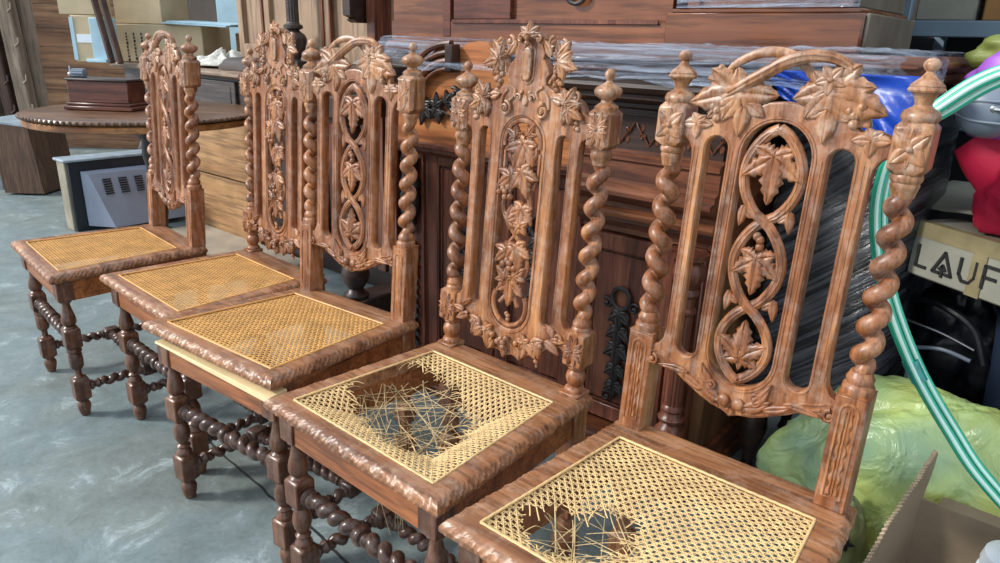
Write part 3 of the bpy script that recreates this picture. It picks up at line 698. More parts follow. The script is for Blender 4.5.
def crest_B():
    mb = MB(); y = YF + .006
    b1 = smooth_path([(-.115, y, 1.030), (-.092, y - .004, 1.044), (-.064, y - .008, 1.061), (-.030, y - .010, 1.081), (-.006, y - .010, 1.095), (.023, y - .009, 1.104), (.056, y - .007, 1.103), (.080, y - .004, 1.092), (.088, y, 1.080)], 5)
    n = len(b1); mb.tube(b1, [.0055 + .0045 * math.sin(PI * min(1, i / n * 1.1)) for i in range(n)], n=9, flat=.8, fdir=(0, 1, 0))
    mb.tube([(p.x, p.y - .007, p.z + .002) for p in b1[6:-4]], .0016, n=5, fdir=(0, 1, 0)); mb.tube([(p.x, p.y - .0065, p.z - .004) for p in b1[6:-4]], .0014, n=5, fdir=(0, 1, 0))
    b2 = smooth_path([(-.094, y, 1.078), (-.080, y, 1.092), (-.052, y, 1.105), (-.026, y + .003, 1.108), (.000, y + .004, 1.102), (.018, y + .004, 1.090), (.032, y + .003, 1.074), (.050, y, 1.055)], 5)
    n = len(b2); mb.tube(b2, [.0045 + .0035 * math.sin(PI * min(1, i / n * 1.1)) for i in range(n)], n=9, flat=.8, fdir=(0, 1, 0))
    # left vine leaf
    for (a, L, W) in ((3.40, .078, .017), (-.02, .060, .014), (2.55, .058, .013), (4.30, .048, .014), (5.15, .046, .013), (1.75, .036, .012), (3.9, .06, .013)):
        mb.petal(-.070, 1.050, a, L, W * 1.25, y - .004, .009, .11)
    mb.petal(-.058, 1.030, -PI / 2 - .05, .044, .012, y - .008, .006, .06); mb.petal(-.052, 1.034, -.55, .032, .010, y - .007, .005); mb.petal(-.062, 1.034, 3.7, .03, .009, y - .006, .005)
    mb.ball((-.104, y - .002, 1.083), .0058, n=10, m=7); mb.tube(smooth_path([(-.122, y, 1.069), (-.112, y, 1.066), (-.104, y, 1.070), (-.103, y, 1.079)], 4), .005, n=7, fdir=(0, 1, 0))
    # right vine leaf
    for (a, L, W) in ((-.32, .086, .018), (.12, .062, .015), (.75, .052, .015), (3.45, .046, .014), (4.2, .046, .013), (5.5, .052, .014), (2.3, .034, .010)):
        mb.petal(.055, 1.060, a, L, W * 1.25, y - .005, .009, .11)
    mb.petal(.062, 1.034, -PI / 2, .046, .013, y - .008, .006, .06); mb.petal(.060, 1.036, 3.6, .032, .009, y - .006, .005); mb.petal(.066, 1.036, -.45, .034, .010, y - .006, .005)
    mb.flower(.058, 1.075, .022, y - .011, 5, .004, a0=.9)
    mb.berries(-.099, 1.022, y - .002, .0075, 4); mb.berries(.096, 1.030, y - .002, .0075, 4)
    for s, x in ((-1, -.128), (1, .124)):
        for k, a in enumerate((PI / 2 + .5, PI / 2 - .8, -PI / 2, PI + .1, .0)): mb.petal(x, 1.000, a, (.018, .018, .024, .026, .026)[k], .0085, YF - .0005, .004)
    # solid backing so that the leaves read as one carved crest
    mb.add(*plate([[(-.118, 1.015), (-.112, 1.050), (-.090, 1.064), (-.062, 1.060), (-.04, 1.035), (-.04, 1.022), (-.08, 1.012)], ], YF + .004, YF + .018, .002))
    mb.add(*plate([[(.118, 1.015), (.112, 1.046), (.090, 1.068), (.055, 1.078), (.03, 1.055), (.035, 1.025), (.08, 1.012)], ], YF + .004, YF + .018, .002))
    return mb.shear(ZS, SH)
def lower_B():
    mb = MB(); y = YF
    for s in (-1, 1):
        A = lambda a: a if s > 0 else PI - a
        mb.petal(s * .020, .570, A(.10), .044, .0115, y - .001, .0050, 0, curl=.45 * s)
        mb.petal(s * .034, .584, A(.55), .040, .0095, y - .002, .0050, 0, curl=.5 * s)
        mb.petal(s * .052, .578, A(.12), .046, .0080, y - .001, .0045, 0, curl=.35 * s)
        mb.petal(s * .080, .597, A(.05), .058, .0065, y - .001, .0035, 0, curl=-.1 * s)
        mb.scroll(s * .036, .590, y - .001, .012, 1.2, a0=-PI / 2, hand=s, w=.003)
        mb.tube(smooth_path([(s * .020, y, .558), (s * .050, y, .567), (s * .078, y, .582), (s * .104, y, .597), (s * .128, y, .604), (s * .146, y, .612)], 5), .0026, n=6, fdir=(0, 1, 0))
        mb.scroll(s * .146, .601, y, .010, 1.2, a0=PI / 2, hand=s, w=.0032)
        mb.ball((s * .0125, y - .003, .572), .0105, n=12, m=8, sy=.7)
    mb.petal(0, .562, -PI / 2, .014, .008, y - .002, .004)
    return mb.shear(ZS, SH)
def crest_A():
    mb = MB(); y = YF
    # shield boss and top flower
    lp = [(-.011, 1.094), (-.007, 1.101), (0, 1.1035), (.007, 1.101), (.011, 1.094), (.011, 1.052), (.007, 1.045), (0, 1.0425), (-.007, 1.045), (-.011, 1.052)]
    mb.add(*plate([lp], y - .008, y + .001, .003))
    mb.tube([(a * 1.35, y - .0005, 1.073 + (b - 1.073) * 1.18) for a, b in lp], .0018, n=6, fdir=(0, 1, 0), closed=True)
    for a, L in ((PI / 2, .026), (PI / 2 + .95, .026), (PI / 2 - .95, .028), (PI - .15, .022), (.15, .024), (-PI / 2, .012)): mb.petal(0, 1.124, a, L, .0085, y - .004, .006, .08)
    mb.berries(.001, 1.119, y - .007, .0055, 3)
    mb.scroll(-.020, 1.118, y - .002, .009, 1.1, 0, 1, .0028); mb.scroll(.022, 1.118, y - .002, .009, 1.1, PI, -1, .0028)
    for s in (-1, 1):
        # hanging leaves and grapes beside the shield
        x = s * .070
        mb.leaf(x, 1.088, PI / 2 + s * -.7, .036, y + .004, .007, serr=.15); mb.leaf(x + s * .004, 1.078, -.25 if s > 0 else PI + .25, .040, y + .002, .007, serr=.15)
        mb.petal(x, 1.082, -PI / 2 + s * .5, .034, .011, y + .002, .006, .12); mb.petal(s * .052, 1.088, (PI * .5 + s * .6), .034, .009, y + .003, .006)
        mb.scroll(s * .052, 1.112, y + .006, .011, 1.2, PI / 2, s, .0034); mb.scroll(s * .074, 1.108, y + .006, .010, 1.0, PI / 2, -s, .0032)
        for (dx, z) in ((.066, 1.062), (.076, 1.056), (.064, 1.052), (.073, 1.045), (.067, 1.038), (.078, 1.042), (.070, 1.030)): mb.ball((s * dx, y + .002, z), .0062, n=8, m=6)
        mb.tube([(s * .047, y + .008, 1.04), (s * .058, y + .01, 1.06), (s * .060, y + .01, 1.09), (s * .05, y + .008, 1.11)], .004, n=6, fdir=(0, 1, 0))
        # shoulders
        mb.leaf(s * .100, 1.010, PI / 2 + s * -.55, .034, y - .003, .007, serr=.15); mb.leaf(s * .108, .998, -.45 if s > 0 else PI + .45, .034, y - .003, .007, serr=.15)
        mb.petal(s * .095, 1.005, -PI / 2, .036, .010, y - .002, .006, .1); mb.petal(s * .090, 1.010, PI - .2 if s > 0 else .2, .030, .009, y - .002, .005)
        for (dx, z) in ((.120, .985), (.124, .976), (.115, .977), (.121, .968), (.127, .966)): mb.ball((s * dx, y - .001, z), .0048, n=8, m=6)
        mb.scroll(s * .118, 1.020, y - .002, .010, 1.0, PI / 2, -s, .003)
        # volutes of the cartouche
        mb.scroll(s * .046, .990, y - .002, .014, 1.6, PI / 2, s, .0036)
        mb.tube(smooth_path([(s * .046, y - .001, 1.004), (s * .034, y - .001, 1.008), (s * .026, y - .001, 1.024), (s * .040, y - .001, 1.034)], 5), .0032, n=6, fdir=(0, 1, 0))
        mb.tube(smooth_path([(s * .058, y - .001, .994), (s * .056, y - .001, 1.012), (s * .045, y - .001, 1.026)], 5), .003, n=6, fdir=(0, 1, 0))
        mb.scroll(s * .016, 1.012, y - .001, .008, 1.0, 0 if s > 0 else PI, s, .0024)
        mb.ball((s * .010, y, 1.022), .0045, n=8, m=6)
    mb.petal(0, .998, PI / 2, .022, .007, y - .001, .004)
    return mb.shear(ZS, SH)
def lower_A():
    mb = MB(); y = YF
    R = random.Random(5)
    for s in (-1, 1):
        for (x, z, a, L, W) in ((.105, .555, -.5, .040, .010), (.080, .545, -1.2, .036, .010), (.062, .535, -.8, .034, .011), (.050, .528, -1.7, .032, .010), (.030, .520, -1.1, .030, .010), (.118, .560, .1, .032, .008), (.125, .570, 2.5, .03, .007), (.070, .540, .4, .034, .010)):
            mb.petal(s * x, z, a if s > 0 else PI - a, L, W, y - .001 - R.random() * .003, .006, .08)
        mb.flower(s * .050, .535, .019, y - .004, 5, .005, a0=s * .5); mb.flower(s * .078, .528, .017, y - .003, 5, .005, a0=1)
        mb.ball((s * .094, y - .003, .540), .006, n=8, m=6); mb.ball((s * .032, y - .004, .528), .007, n=8, m=6)
        mb.scroll(s * .132, .566, y - .001, .010, 1.1, 0, s, .003)
    mb.berries(0, .522, y - .004, .0068, 5); mb.petal(0, .515, -PI / 2, .028, .010, y - .003, .005, .1)
    mb.ball((.082, y + .004, .502), .006, n=8, m=6); mb.tube([(.082, y + .006, .512), (.082, y + .006, .488)], .003, n=6)
    return mb.shear(ZS, SH)

# woven cane: doubled uprights and cross strands plus two diagonals
P = .0150
def cane(hole=None, sag=None, seed=1):
    R = random.Random(seed); mb = MB(); y0, y1 = .0376, .374; ci = .0452
    def inside(x, y): return y0 - .001 <= y <= y1 + .001 and abs(x) <= hw(y) - ci + .001
    def zz(x, y): return .4565 + (sag(x, y) if sag else 0)
    w0 = .00112
    def strand(x, y, dx, dy, lift, ph):
        ds = P / 4
        L = math.hypot(dx, dy); dx /= L; dy /= L
        n = int(.62 / ds); run = []
        def flush(run, cut0, cut1):
            if len(run) < 2: return
            ts = [r_[0] for r_ in run]; pts = [Vector(r_[1]) for r_ in run]
            for end, cut in ((0, cut0), (-1, cut1)):
                if cut and R.random() < .6:
                    q = pts[end]; sg = -1 if end == 0 else 1
                    k = R.randint(1, 5); ex = []
                    dv = Vector((dx * sg, dy * sg, 0)); cur = q.copy(); dr = Vector((R.uniform(-.5, .5), R.uniform(-.5, .5), -R.uniform(.1, 1.1)))
                    for j in range(k):
                        cur = cur + (dv + dr * (j / k) * .9).normalized() * ds * 1.5; ex.append(cur.copy())
                    pts = ex[::-1] + pts if end == 0 else pts + ex
            nx, ny = -dy, dx; vs = []
            for p in pts: vs += [(p.x + nx * w0, p.y + ny * w0, p.z), (p.x, p.y, p.z + .0007), (p.x - nx * w0, p.y - ny * w0, p.z)]
            fs = []
            for j in range(len(pts) - 1):
                a = j * 3; fs += [(a, a + 1, a + 4, a + 3), (a + 1, a + 2, a + 5, a + 4), (a + 2, a, a + 3, a + 5)]
            mb.add(vs, fs)
        pc = False
        for i in range(-n, n + 1):
            px, py = x + dx * ds * i, y + dy * ds * i
            ok = inside(px, py); h = hole and ok and hole(px, py)
            if ok and not h:
                wv = .0006 * math.sin(PI * (px + py) / (P / 2) + ph) + lift
                run.append((i, (px, py, zz(px, py) + wv)))
            else:
                if run: flush(run, pc, bool(h)); run = []
                pc = bool(h)
        if run: flush(run, pc, False)
    k = 0
    for i in range(-17, 18):
        for o in (-P / 4, P / 4): strand(i * P + o, .206, 0, 1, .0000, k * PI); k += 1
    for j in range(0, 34):
        for o in (-P / 4, P / 4): strand(0, .0376 + P * .4 + j * P + o, 1, 0, .0003, k * PI); k += 1
    for i in range(-36, 37):
        off = .0376 + P * .4
        strand(i * P, off, 1, 1, .0008, 0); strand(i * P, off, 1, -1, .0012, 0)
    # binder cane covering the holes round the edge
    c = [(-hw(y0) + ci, y0), (hw(y0) - ci, y0), (hw(y1) - ci, y1), (-hw(y1) + ci, y1)]
    for a in range(4):
        p, q = c[a], c[(a + 1) % 4]; m = 40
        mb.tube([(p[0] + (q[0] - p[0]) * i / m, p[1] + (q[1] - p[1]) * i / m, .4600 + .0006 * (i % 2)) for i in range(m + 1)], .0022, n=6)
    return mb
def edge_dist(x, y): return max(0, min(y - .0376, .374 - y, hw(y) - .0452 - abs(x)))
def nz(x, y, k=1.0, s=0): return noise.noise(Vector((x * 22 * k + s, y * 22 * k, s)))
def hole4(x, y):
    e = math.hypot((x + .035 + .35 * (y - .2)) / .150, (y - .200) / .135)
    e2 = math.hypot((x + .110) / .085, (y - .225) / .120)
    return min(e, e2) + .16 * nz(x, y, 1, 3) < .90
def sag4(x, y): return -.045 * min(1, edge_dist(x, y) / .10) ** 1.6
def hole5(x, y):
    e = math.hypot((x + .085 - .35 * (y - .15)) / .085, (y - .135) / .085)
    return e + .25 * nz(x, y, 1, 9) < .85
def sag5(x, y):
    d = math.hypot(x + .075, y - .14); return -.030 * math.exp(-(d / .11) ** 2) * min(1, edge_dist(x, y) / .04)
def loose(cx, cy, rx, ry, n, seed, zb=.415):
    R = random.Random(seed); mb = MB()
    for i in range(n):
        a = R.uniform(0, 2 * PI); b = a + R.choice((-1, 1)) * R.uniform(.7, 2.6)
        p = Vector((cx + rx * math.cos(a), cy + ry * math.sin(a), zb + R.uniform(-.004, .014))); r2 = R.uniform(.25, 1)
        q = Vector((cx + rx * r2 * math.cos(b), cy + ry * r2 * math.sin(b), zb + R.uniform(-.05, .012)))
        if R.random() < .16: q.z -= R.uniform(.04, .15)
        m = (p + q) / 2 + Vector((R.uniform(-.015, .015), R.uniform(-.015, .015), R.uniform(-.015, .006)))
        pts = [p * (1 - t) ** 2 + m * 2 * t * (1 - t) + q * t * t for t in [k / 8 for k in range(9)]]
        mb.tube(pts, R.uniform(.0006, .0012), n=4, flat=.6)
    return mb

SM = {}     # shared meshes, made on first use
def part(key, fn, name, mat, parent, label=None, sub=None):
    if key not in SM:
        o = fn().build(name, mat, parent); SM[key] = o
    else:
        o = SM[key].copy(); COL.objects.link(o); o.name = name; o.parent = parent
        for ch in list(SM[key].children):
            pass
    if label: o['label'] = label
    return o
OFF = (0, -.22, 0)
chairs = []
def chair(k, org, rz, style, label, seed):
    c, s_ = math.cos(rz), math.sin(rz)
    root = empty('carved_oak_chair', (org[0] - s_ * .22, org[1] + c * .22, 0), rz, label, 'chair', 'carved oak chairs in a row')
    A = style == 'A'; st = 'A' if A else style
    def p(key, fn, name, mat, parent=root, label=None):
        o = part(key, fn, name, mat, parent, label); o.location = OFF if parent is root else (0, 0, 0); return o
    fr = p('seat_frame', lambda: seat_frame(), 'seat_frame', M['oak_seat'])
    if k == 4: cn = cane(hole4, sag4, 4).build('cane_seat', M['cane'], root, smooth=False); cn['label'] = 'pale woven cane with a big torn hole'
    elif k == 5: cn = cane(hole5, sag5, 5).build('cane_seat', M['cane'], root, smooth=False); cn['label'] = 'pale woven cane torn open on the left'
    else: cn = p('cane_ok', lambda: cane(None, None, 1), 'cane_seat', M['cane_old'])
    cn.location = OFF
    if k in (4, 5):
        mb = loose(-.04, .20, .135, .125, 75, 11, .418) if k == 4 else loose(-.07, .14, .085, .085, 34, 12, .432)
        if k == 4:
            R = random.Random(2)
            for i in range(14):
                x, y = -.02 + R.uniform(-.05, .06), .12 + R.uniform(-.03, .05)
                mb.tube(smooth_path([(x, y, .42), (x + R.uniform(-.01, .01), y, .33), (x + R.uniform(-.03, .03), y + R.uniform(-.02, .02), .20 + R.uniform(0, .08))], 5), .0008, n=4)
        o = mb.build('loose_cane', M['cane_loose'], root); o.location = OFF; o['label'] = 'broken loose ends of cane'; o['kind'] = 'stuff'
    if k == 3:
        # the loose seat frame tips up at the front
        th = math.atan(.019 / .40)
        Mx = Matrix.Translation(Vector(OFF)) @ Matrix.Translation((0, .44, .45)) @ Matrix.Rotation(-th, 4, 'X') @ Matrix.Translation((0, -.44, -.45))
        for o in (fr, cn): o.matrix_local = Mx
        mb = MB(); a = -.235
        vs = [(-.205, .008, .4325), (.240, -.004, .4325), (.236, .040, .4325), (-.205, .040, .4325), (-.205, .010, .437), (.240, -.004, .4475), (.236, .040, .4475), (-.205, .040, .437)]
        mb.add(vs, [(0, 3, 2, 1), (4, 5, 6, 7), (0, 1, 5, 4), (1, 2, 6, 5), (2, 3, 7, 6), (3, 0, 4, 7)])
        o = mb.build('pale_strip', M['fresh'], root, smooth=False); o.location = OFF; o['label'] = 'fresh pale wooden strip under the raised front rail'
    for kd in ('front', 'back', 'left', 'right'): p('apron' + kd, lambda kd=kd: apron_mb(kd), 'apron_rail', M['oak_apron'])
    for s in (-1, 1):
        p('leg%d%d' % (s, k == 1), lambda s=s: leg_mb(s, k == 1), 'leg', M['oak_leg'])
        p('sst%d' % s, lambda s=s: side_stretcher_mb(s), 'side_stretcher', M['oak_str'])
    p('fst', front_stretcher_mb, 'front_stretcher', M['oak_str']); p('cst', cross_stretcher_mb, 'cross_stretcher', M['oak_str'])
    for s in (-1, 1):
        po = p('post%s%d' % (A, s), (lambda s=s: post_A(s)) if A else (lambda s=s: post_B(s)), 'back_post', M['oak_z'])
        z0, z1 = (.614, .910) if A else (.672, .932)
        p('col%s%d' % (A, s), lambda s=s: column_mb(s, z0, z1), 'twisted_column', M['oak_z'], po)
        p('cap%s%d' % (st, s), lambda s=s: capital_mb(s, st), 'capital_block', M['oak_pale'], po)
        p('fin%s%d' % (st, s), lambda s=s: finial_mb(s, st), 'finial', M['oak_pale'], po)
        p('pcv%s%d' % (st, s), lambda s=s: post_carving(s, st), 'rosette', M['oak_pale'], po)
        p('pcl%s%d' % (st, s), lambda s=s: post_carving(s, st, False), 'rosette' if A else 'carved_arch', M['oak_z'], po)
    pa = p('panel%s' % A, panel_A if A else panel_B, 'back_panel', M['oak_z'])
    p('vine%s' % A, vine_A if A else vine_B, 'vine_carving', M['oak_z'], pa)
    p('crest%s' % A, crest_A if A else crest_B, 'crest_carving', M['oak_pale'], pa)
    p('lower%s' % A, lower_A if A else lower_B, 'lower_carving', M['oak_z'], pa)
    return root
chair(1, (-2.378, .624), -.0965, 'B', 'farthest chair of the row, small intact cane seat, seen beside the grey television back', 1)
chair(2, (-1.838, .698), -.0416, 'A', 'carved chair with intact cane and shield crest, its right post hidden by the next chair', 2)
chair(3, (-1.358, .633), .0697, 'B', 'chair with intact cane lifting off its apron over a fresh pale strip', 3)
chair(4, (-.867, .620), -.0176, 'A', 'chair with shield crest and rosette blocks, its cane seat burst into a big hole', 4)
chair(5, (-.366, .597), .0019, 'B5', 'nearest chair, large carved back with entwined vine and leaf crest, torn cane seat', 5)
# ------------------------------------------------------------------ floor and walls
mb = MB(); mb.box(-13, 4.5, -3.5, 7, -.06, 0); tag(mb.build('floor', M['floor'], smooth=False), kind='structure')
# ------------------------------------------------------------------ carved buffet behind the chairs
BX0, BX1 = -1.72, -.64
def mould(mb, prof, x0, x1, mi=0):
    """prof: (y,z) outline going from the bottom back round the front to the top back"""
    mb.prism(prof, x0, x1, axis='x', mi=mi)
bf = empty('carved_buffet', (-1.18, 1.78, 0), 0, 'dark carved wooden buffet with fluted column and carved doors, right behind the chairs', 'buffet')
BO = (1.18, -1.78, 0)
def bp(mb, name, mat, par=bf, label=None, **k):
    o = mb.build(name, mat, par, **k); o.location = BO if par is bf else (0, 0, 0)
    if label: o['label'] = label
    return o
mb = MB()
mb.box(BX0, -.655, 1.56, 2.02, .10, .80, bev=.003)                 # body of the lower stage
mb.box(BX0 - .02, -.625, 1.47, 2.04, .03, .10, bev=.006); mb.box(BX0 - .03, -.615, 1.455, 2.05, 0, .035, bev=.004)
mb.box(BX0, -1.00, 1.60, 2.02, .80, 1.045, bev=.003)
bp(mb, 'carcass', M['buf'])
# moulded drawer block on the right
st = [(2.02, .655), (1.545, .655), (1.545, .668), (1.535, .672), (1.53, .680), (1.515, .684), (1.51, .692), (1.51, .700), (1.49, .706), (1.485, .716), (1.485, .724), (1.498, .730), (1.498, .742), (1.48, .752), (1.462, .760), (1.455, .768), (1.455, .778), (1.475, .784), (1.475, .796), (1.49, .802), (1.49, .846), (1.482, .850), (1.482, .860), (1.49, .864), (1.50, .868), (1.50, .872)]
mb = MB(); mould(mb, st + [(2.02, .872)], -1.02, BX1 + .01); bp(mb, 'lower_moulding', M['buf'], angle=20)
mb = MB(); mould(mb, [(2.02, .872), (1.515, .872), (1.515, .952), (1.49, .956), (1.49, .962), (2.02, .962)], -1.01, BX1)
fz = bp(mb, 'frieze', M['buf_dk'], angle=20)
mb = MB()
for i in range(9):
    x = -.985 + i * .040
    for q in ((1, -1)[i % 2],): mb.tube(smooth_path([(x, 1.515, .885 if q > 0 else .940), (x + .010, 1.511, .900 if q > 0 else .925), (x + .030, 1.511, .925 if q > 0 else .900), (x + .040, 1.513, .940 if q > 0 else .885)], 4), .0022, n=5)
    mb.petal(x + .02, .918 if i % 2 else .906, PI / 2 if i % 2 else -PI / 2, .020, .006, 1.515, .003); mb.scroll(x + .02, .905 if i % 2 else .920, 1.514, .009, 1.1, 0, 1 if i % 2 else -1, .002)
bp(mb, 'frieze_carving', M['buf'], fz)
mb = MB(); mould(mb, [(2.02, .962), (1.485, .962), (1.485, .970), (1.470, .976), (1.470, .984), (1.455, .990), (1.440, .996), (1.440, 1.006), (1.425, 1.012), (1.420, 1.022), (1.425, 1.030), (1.425, 1.045), (2.02, 1.045)], -1.03, BX1 + .03); bp(mb, 'cornice', M['buf_dk'], angle=20)
# worktop
mb = MB(); mb.box(BX0 - .06, -.30, 1.56, 2.12, 1.045, 1.075, bev=.01); mb.box(BX0 - .08, -.285, 1.53, 2.14, 1.070, 1.105, bev=.014); bp(mb, 'worktop', M['buf'])
# right door with stiles and blackened ornament
def door(x0, x1, z0, z1, y, orn=True, lab=None):
    mb = MB(); w = .045
    mb.box(x0, x0 + w, y, y + .03, z0, z1, bev=.003); mb.box(x1 - w, x1, y, y + .03, z0, z1, bev=.003)
    mb.box(x0 + w, x1 - w, y, y + .03, z1 - w, z1, bev=.003); mb.box(x0 + w, x1 - w, y, y + .03, z0, z0 + w, bev=.003)
    for k, d in enumerate((.0, .008)):
        a, b, c, d_ = x0 + w + d, x1 - w - d, z0 + w + d, z1 - w - d
        mb.tube([(a, y + .006 + k * .006, c), (b, y + .006 + k * .006, c), (b, y + .006 + k * .006, d_), (a, y + .006 + k * .006, d_)], .004, n=6, closed=True)
    mb.box(x0 + w, x1 - w, y + .014, y + .028, z0 + w, z1 - w)
    o = bp(mb, 'door', M['buf_z'])
    if orn:
        m2 = MB(); cx = (x0 + x1) / 2; zc = z1 - .17; yy = y + .012
        m2.tube([(cx + .026 * math.cos(a), yy - .006, zc + .030 * math.sin(a)) for a in [2 * PI * i / 20 for i in range(20)]], .006, n=7, closed=True)
        for a in (2.4, .7): m2.scroll(cx + (.040 if a < 1 else -.040), zc - .02, yy - .003, .016, 1.2, a, 1 if a < 1 else -1, .0045)
        for i, (dz, L) in enumerate(((-.045, .05), (-.09, .055), (-.14, .06), (-.20, .05), (-.25, .045))):
            m2.leaf(cx, zc + dz, -PI / 2, L, yy - .004, .010, serr=.1)
            m2.petal(cx, zc + dz + .01, PI + .5, .036, .010, yy - .004, .008); m2.petal(cx, zc + dz + .01, -.5, .036, .010, yy - .004, .008)
        m2.scroll(cx - .02, zc - .29, yy - .003, .018, 1.2, 0, 1, .0045)
        o2 = m2.build('carved_ornament', M['carve'], o)
    return o
door(-1.02, -.735, .12, .650, 1.53)
door(-1.60, -1.31, .12, .790, 1.53)
door(-1.31, -1.02, .12, .790, 1.535)
mb = MB()
for (x, z) in ((-.955, .590), (-.80, .590), (-1.545, .73)): mb.ball((x, 1.528, z), .006, sy=.6)
# fluted columns standing in front of the right corner and of the left stile
def column(mb, x, y, r, z0, z1, nf=14):
    n = nf * 4; rings = []
    for (zz, fl) in ((z0, .0), (z0 + .012, 1), (z1 - .012, 1), (z1, 0)):
        rings.append([(x + r * (1 - .13 * fl * max(0, math.cos(i * 2 * PI * nf / n))) * math.cos(2 * PI * i / n), y + r * (1 - .13 * fl * max(0, math.cos(i * 2 * PI * nf / n))) * math.sin(2 * PI * i / n), zz) for i in range(n)])
    mb.add([p for rg in rings for p in rg], [(j * n + i, j * n + (i + 1) % n, (j + 1) * n + (i + 1) % n, (j + 1) * n + i) for j in range(3) for i in range(n)])
mb = MB(); x, y = -.685, 1.505
column(mb, x, y, .023, .255, .505)
bot = [(.034, .10), (.036, .115), (.030, .122), (.022, .130), (.034, .145), (.041, .165), (.038, .185), (.026, .200), (.020, .207), (.033, .213), (.035, .220), (.027, .228), (.024, .238), (.029, .244), (.027, .252), (.022, .258)]
top = [(.022, .500), (.029, .506), (.029, .513), (.023, .519), (.023, .545), (.030, .552), (.030, .560), (.024, .568), (.036, .590), (.040, .610), (.034, .628), (.028, .635), (.042, .642), (.044, .655)]
mb.lathe(bot, (x, y, 0), n=24); mb.lathe(top, (x, y, 0), n=24); bp(mb, 'fluted_column', M['buf_z'])
mb = MB(); mb.box(-.735, -.66, 1.535, 1.58, .10, .66, bev=.003); mb.box(-.728, -.722, 1.528, 1.54, .12, .64); mb.box(-.712, -.706, 1.528, 1.54, .12, .64); bp(mb, 'corner_stile', M['buf_z'])
# left pilaster with blackened hanging carving
mb = MB(); mb.box(-1.72, -1.60, 1.53, 1.58, .10, .80, bev=.003); mb.box(-1.615, -1.607, 1.52, 1.54, .12, .78); pl = bp(mb, 'pilaster', M['buf_z'])
mb = MB(); x, y = -1.66, 1.515
mb.lathe([(.012, .560), (.022, .566), (.030, .58), (.034, .60), (.034, .64), (.028, .655), (.036, .665), (.036, .68), (.026, .70), (.026, .74), (.034, .755)], (x, y, 0), n=20)
mb.lathe([(.002, .50), (.012, .515), (.006, .53), (.018, .545), (.014, .56)], (x, y, 0), n=14)
for i in range(11):
    z = .47 - i * .034
    mb.ball((x, y + .008, z), .013 + .004 * (i % 2), sz=1.1, n=10, m=7)
    for s in (-1, 1): mb.petal(x, z, PI / 2 + s * 2.0, .030, .009, y + .006, .009)
mb.build('hanging_carving', M['carve'], pl)
# arched gable panel at the left of the buffet
mb = MB(); gl = [(-1.70, .815), (-1.02, .815), (-1.02, 1.01), (-1.05, 1.045), (-1.12, 1.075), (-1.30, 1.09), (-1.38, 1.088), (-1.42, 1.065), (-1.44, 1.07), (-1.48, 1.10), (-1.70, 1.02)]
gl = [(-1.70, .815), (-1.02, .815), (-1.02, 1.045), (-1.25, 1.05), (-1.285, 1.064), (-1.307, 1.088), (-1.33, 1.104), (-1.358, 1.110), (-1.40, 1.106), (-1.425, 1.094), (-1.445, 1.078), (-1.46, 1.09), (-1.484, 1.102), (-1.532, 1.082), (-1.595, 1.038), (-1.631, .979), (-1.70, .96)]
mb.prism(gl, 1.50, 1.53, axis='y'); gp = bp(mb, 'gable_panel', M['buf_or'], angle=30, label='orange veneered panel under the top')
mb = MB(); mould(mb, [(1.60, .775), (1.51, .775), (1.50, .785), (1.485, .790), (1.485, .800), (1.47, .805), (1.47, .815), (1.60, .815)], -1.72, -1.02); bp(mb, 'shelf_moulding', M['buf_z'], angle=20)
mb = MB()
for k, (r, w) in enumerate(((0, .009), (.022, .008), (.043, .010), (.062, .006))):
    pts = [(-1.452 - .235 * math.cos(a) * (1 + r) * .0 - (.0), 0, 0) for a in (0, 1)]
    pts = []
    for i in range(15):
        u = i / 14; a = PI * .5 * (1 - u)
        # quarter arch springing low on the left, cut off at its top on the right
        cxr, czr = -1.455, .91
        R_ = .205 - r * 1.1
        pts.append((cxr - R_ * math.sin(a), 1.488 - r * .1, czr + (.192 - r * 1.1) * math.cos(a)))
    mb.tube(pts, w, n=8, fdir=(0, 1, 0), flat=1.2)
for k in range(4): pass
bp(mb, 'arch_moulding', M['buf'], gp)
mb = MB(); mb.box(-1.458, -1.430, 1.462, 1.50, 1.025, 1.100, bev=.003); mb.build('arch_end', M['buf_dk'], gp)
mb = MB(); yy = 1.492
mb.leaf(-1.575, .930, PI / 2 + .3, .030, yy, .008); mb.leaf(-1.57, .92, -PI / 2 - .2, .055, yy, .008); mb.petal(-1.575, .925, PI - .3, .04, .012, yy, .008, .1); mb.petal(-1.575, .925, .3, .04, .012, yy, .008, .1)
mb.leaf(-1.515, .925, PI / 2, .042, yy, .010); mb.leaf(-1.515, .915, -PI / 2 + .3, .040, yy, .010)
mb.leaf(-1.470, .94, .8, .045, yy, .012); mb.petal(-1.46, .93, -.3, .06, .02, yy, .012, .1)
mb.scroll(-1.62, .905, yy, .016, 1.3, 0, 1, .0045); mb.scroll(-1.44, .965, yy - .004, .020, 1.2, 2, -1, .006)
for i in range(4): mb.tube(smooth_path([(-1.62 + i * .05, yy, .90), (-1.60 + i * .05, yy - .003, .915), (-1.57 + i * .05, yy, .905)], 4), .003, n=6)
mb.build('blackened_leaves', M['carve'], gp)
# plain side panel
mb = MB(); mb.box(-.668, -.640, 1.60, 2.02, .10, .66, bev=.003); mb.box(-.662, -.630, 1.56, 1.60, .10, .66, bev=.003); bp(mb, 'side_panel', M['side'], label='plain brown side board')

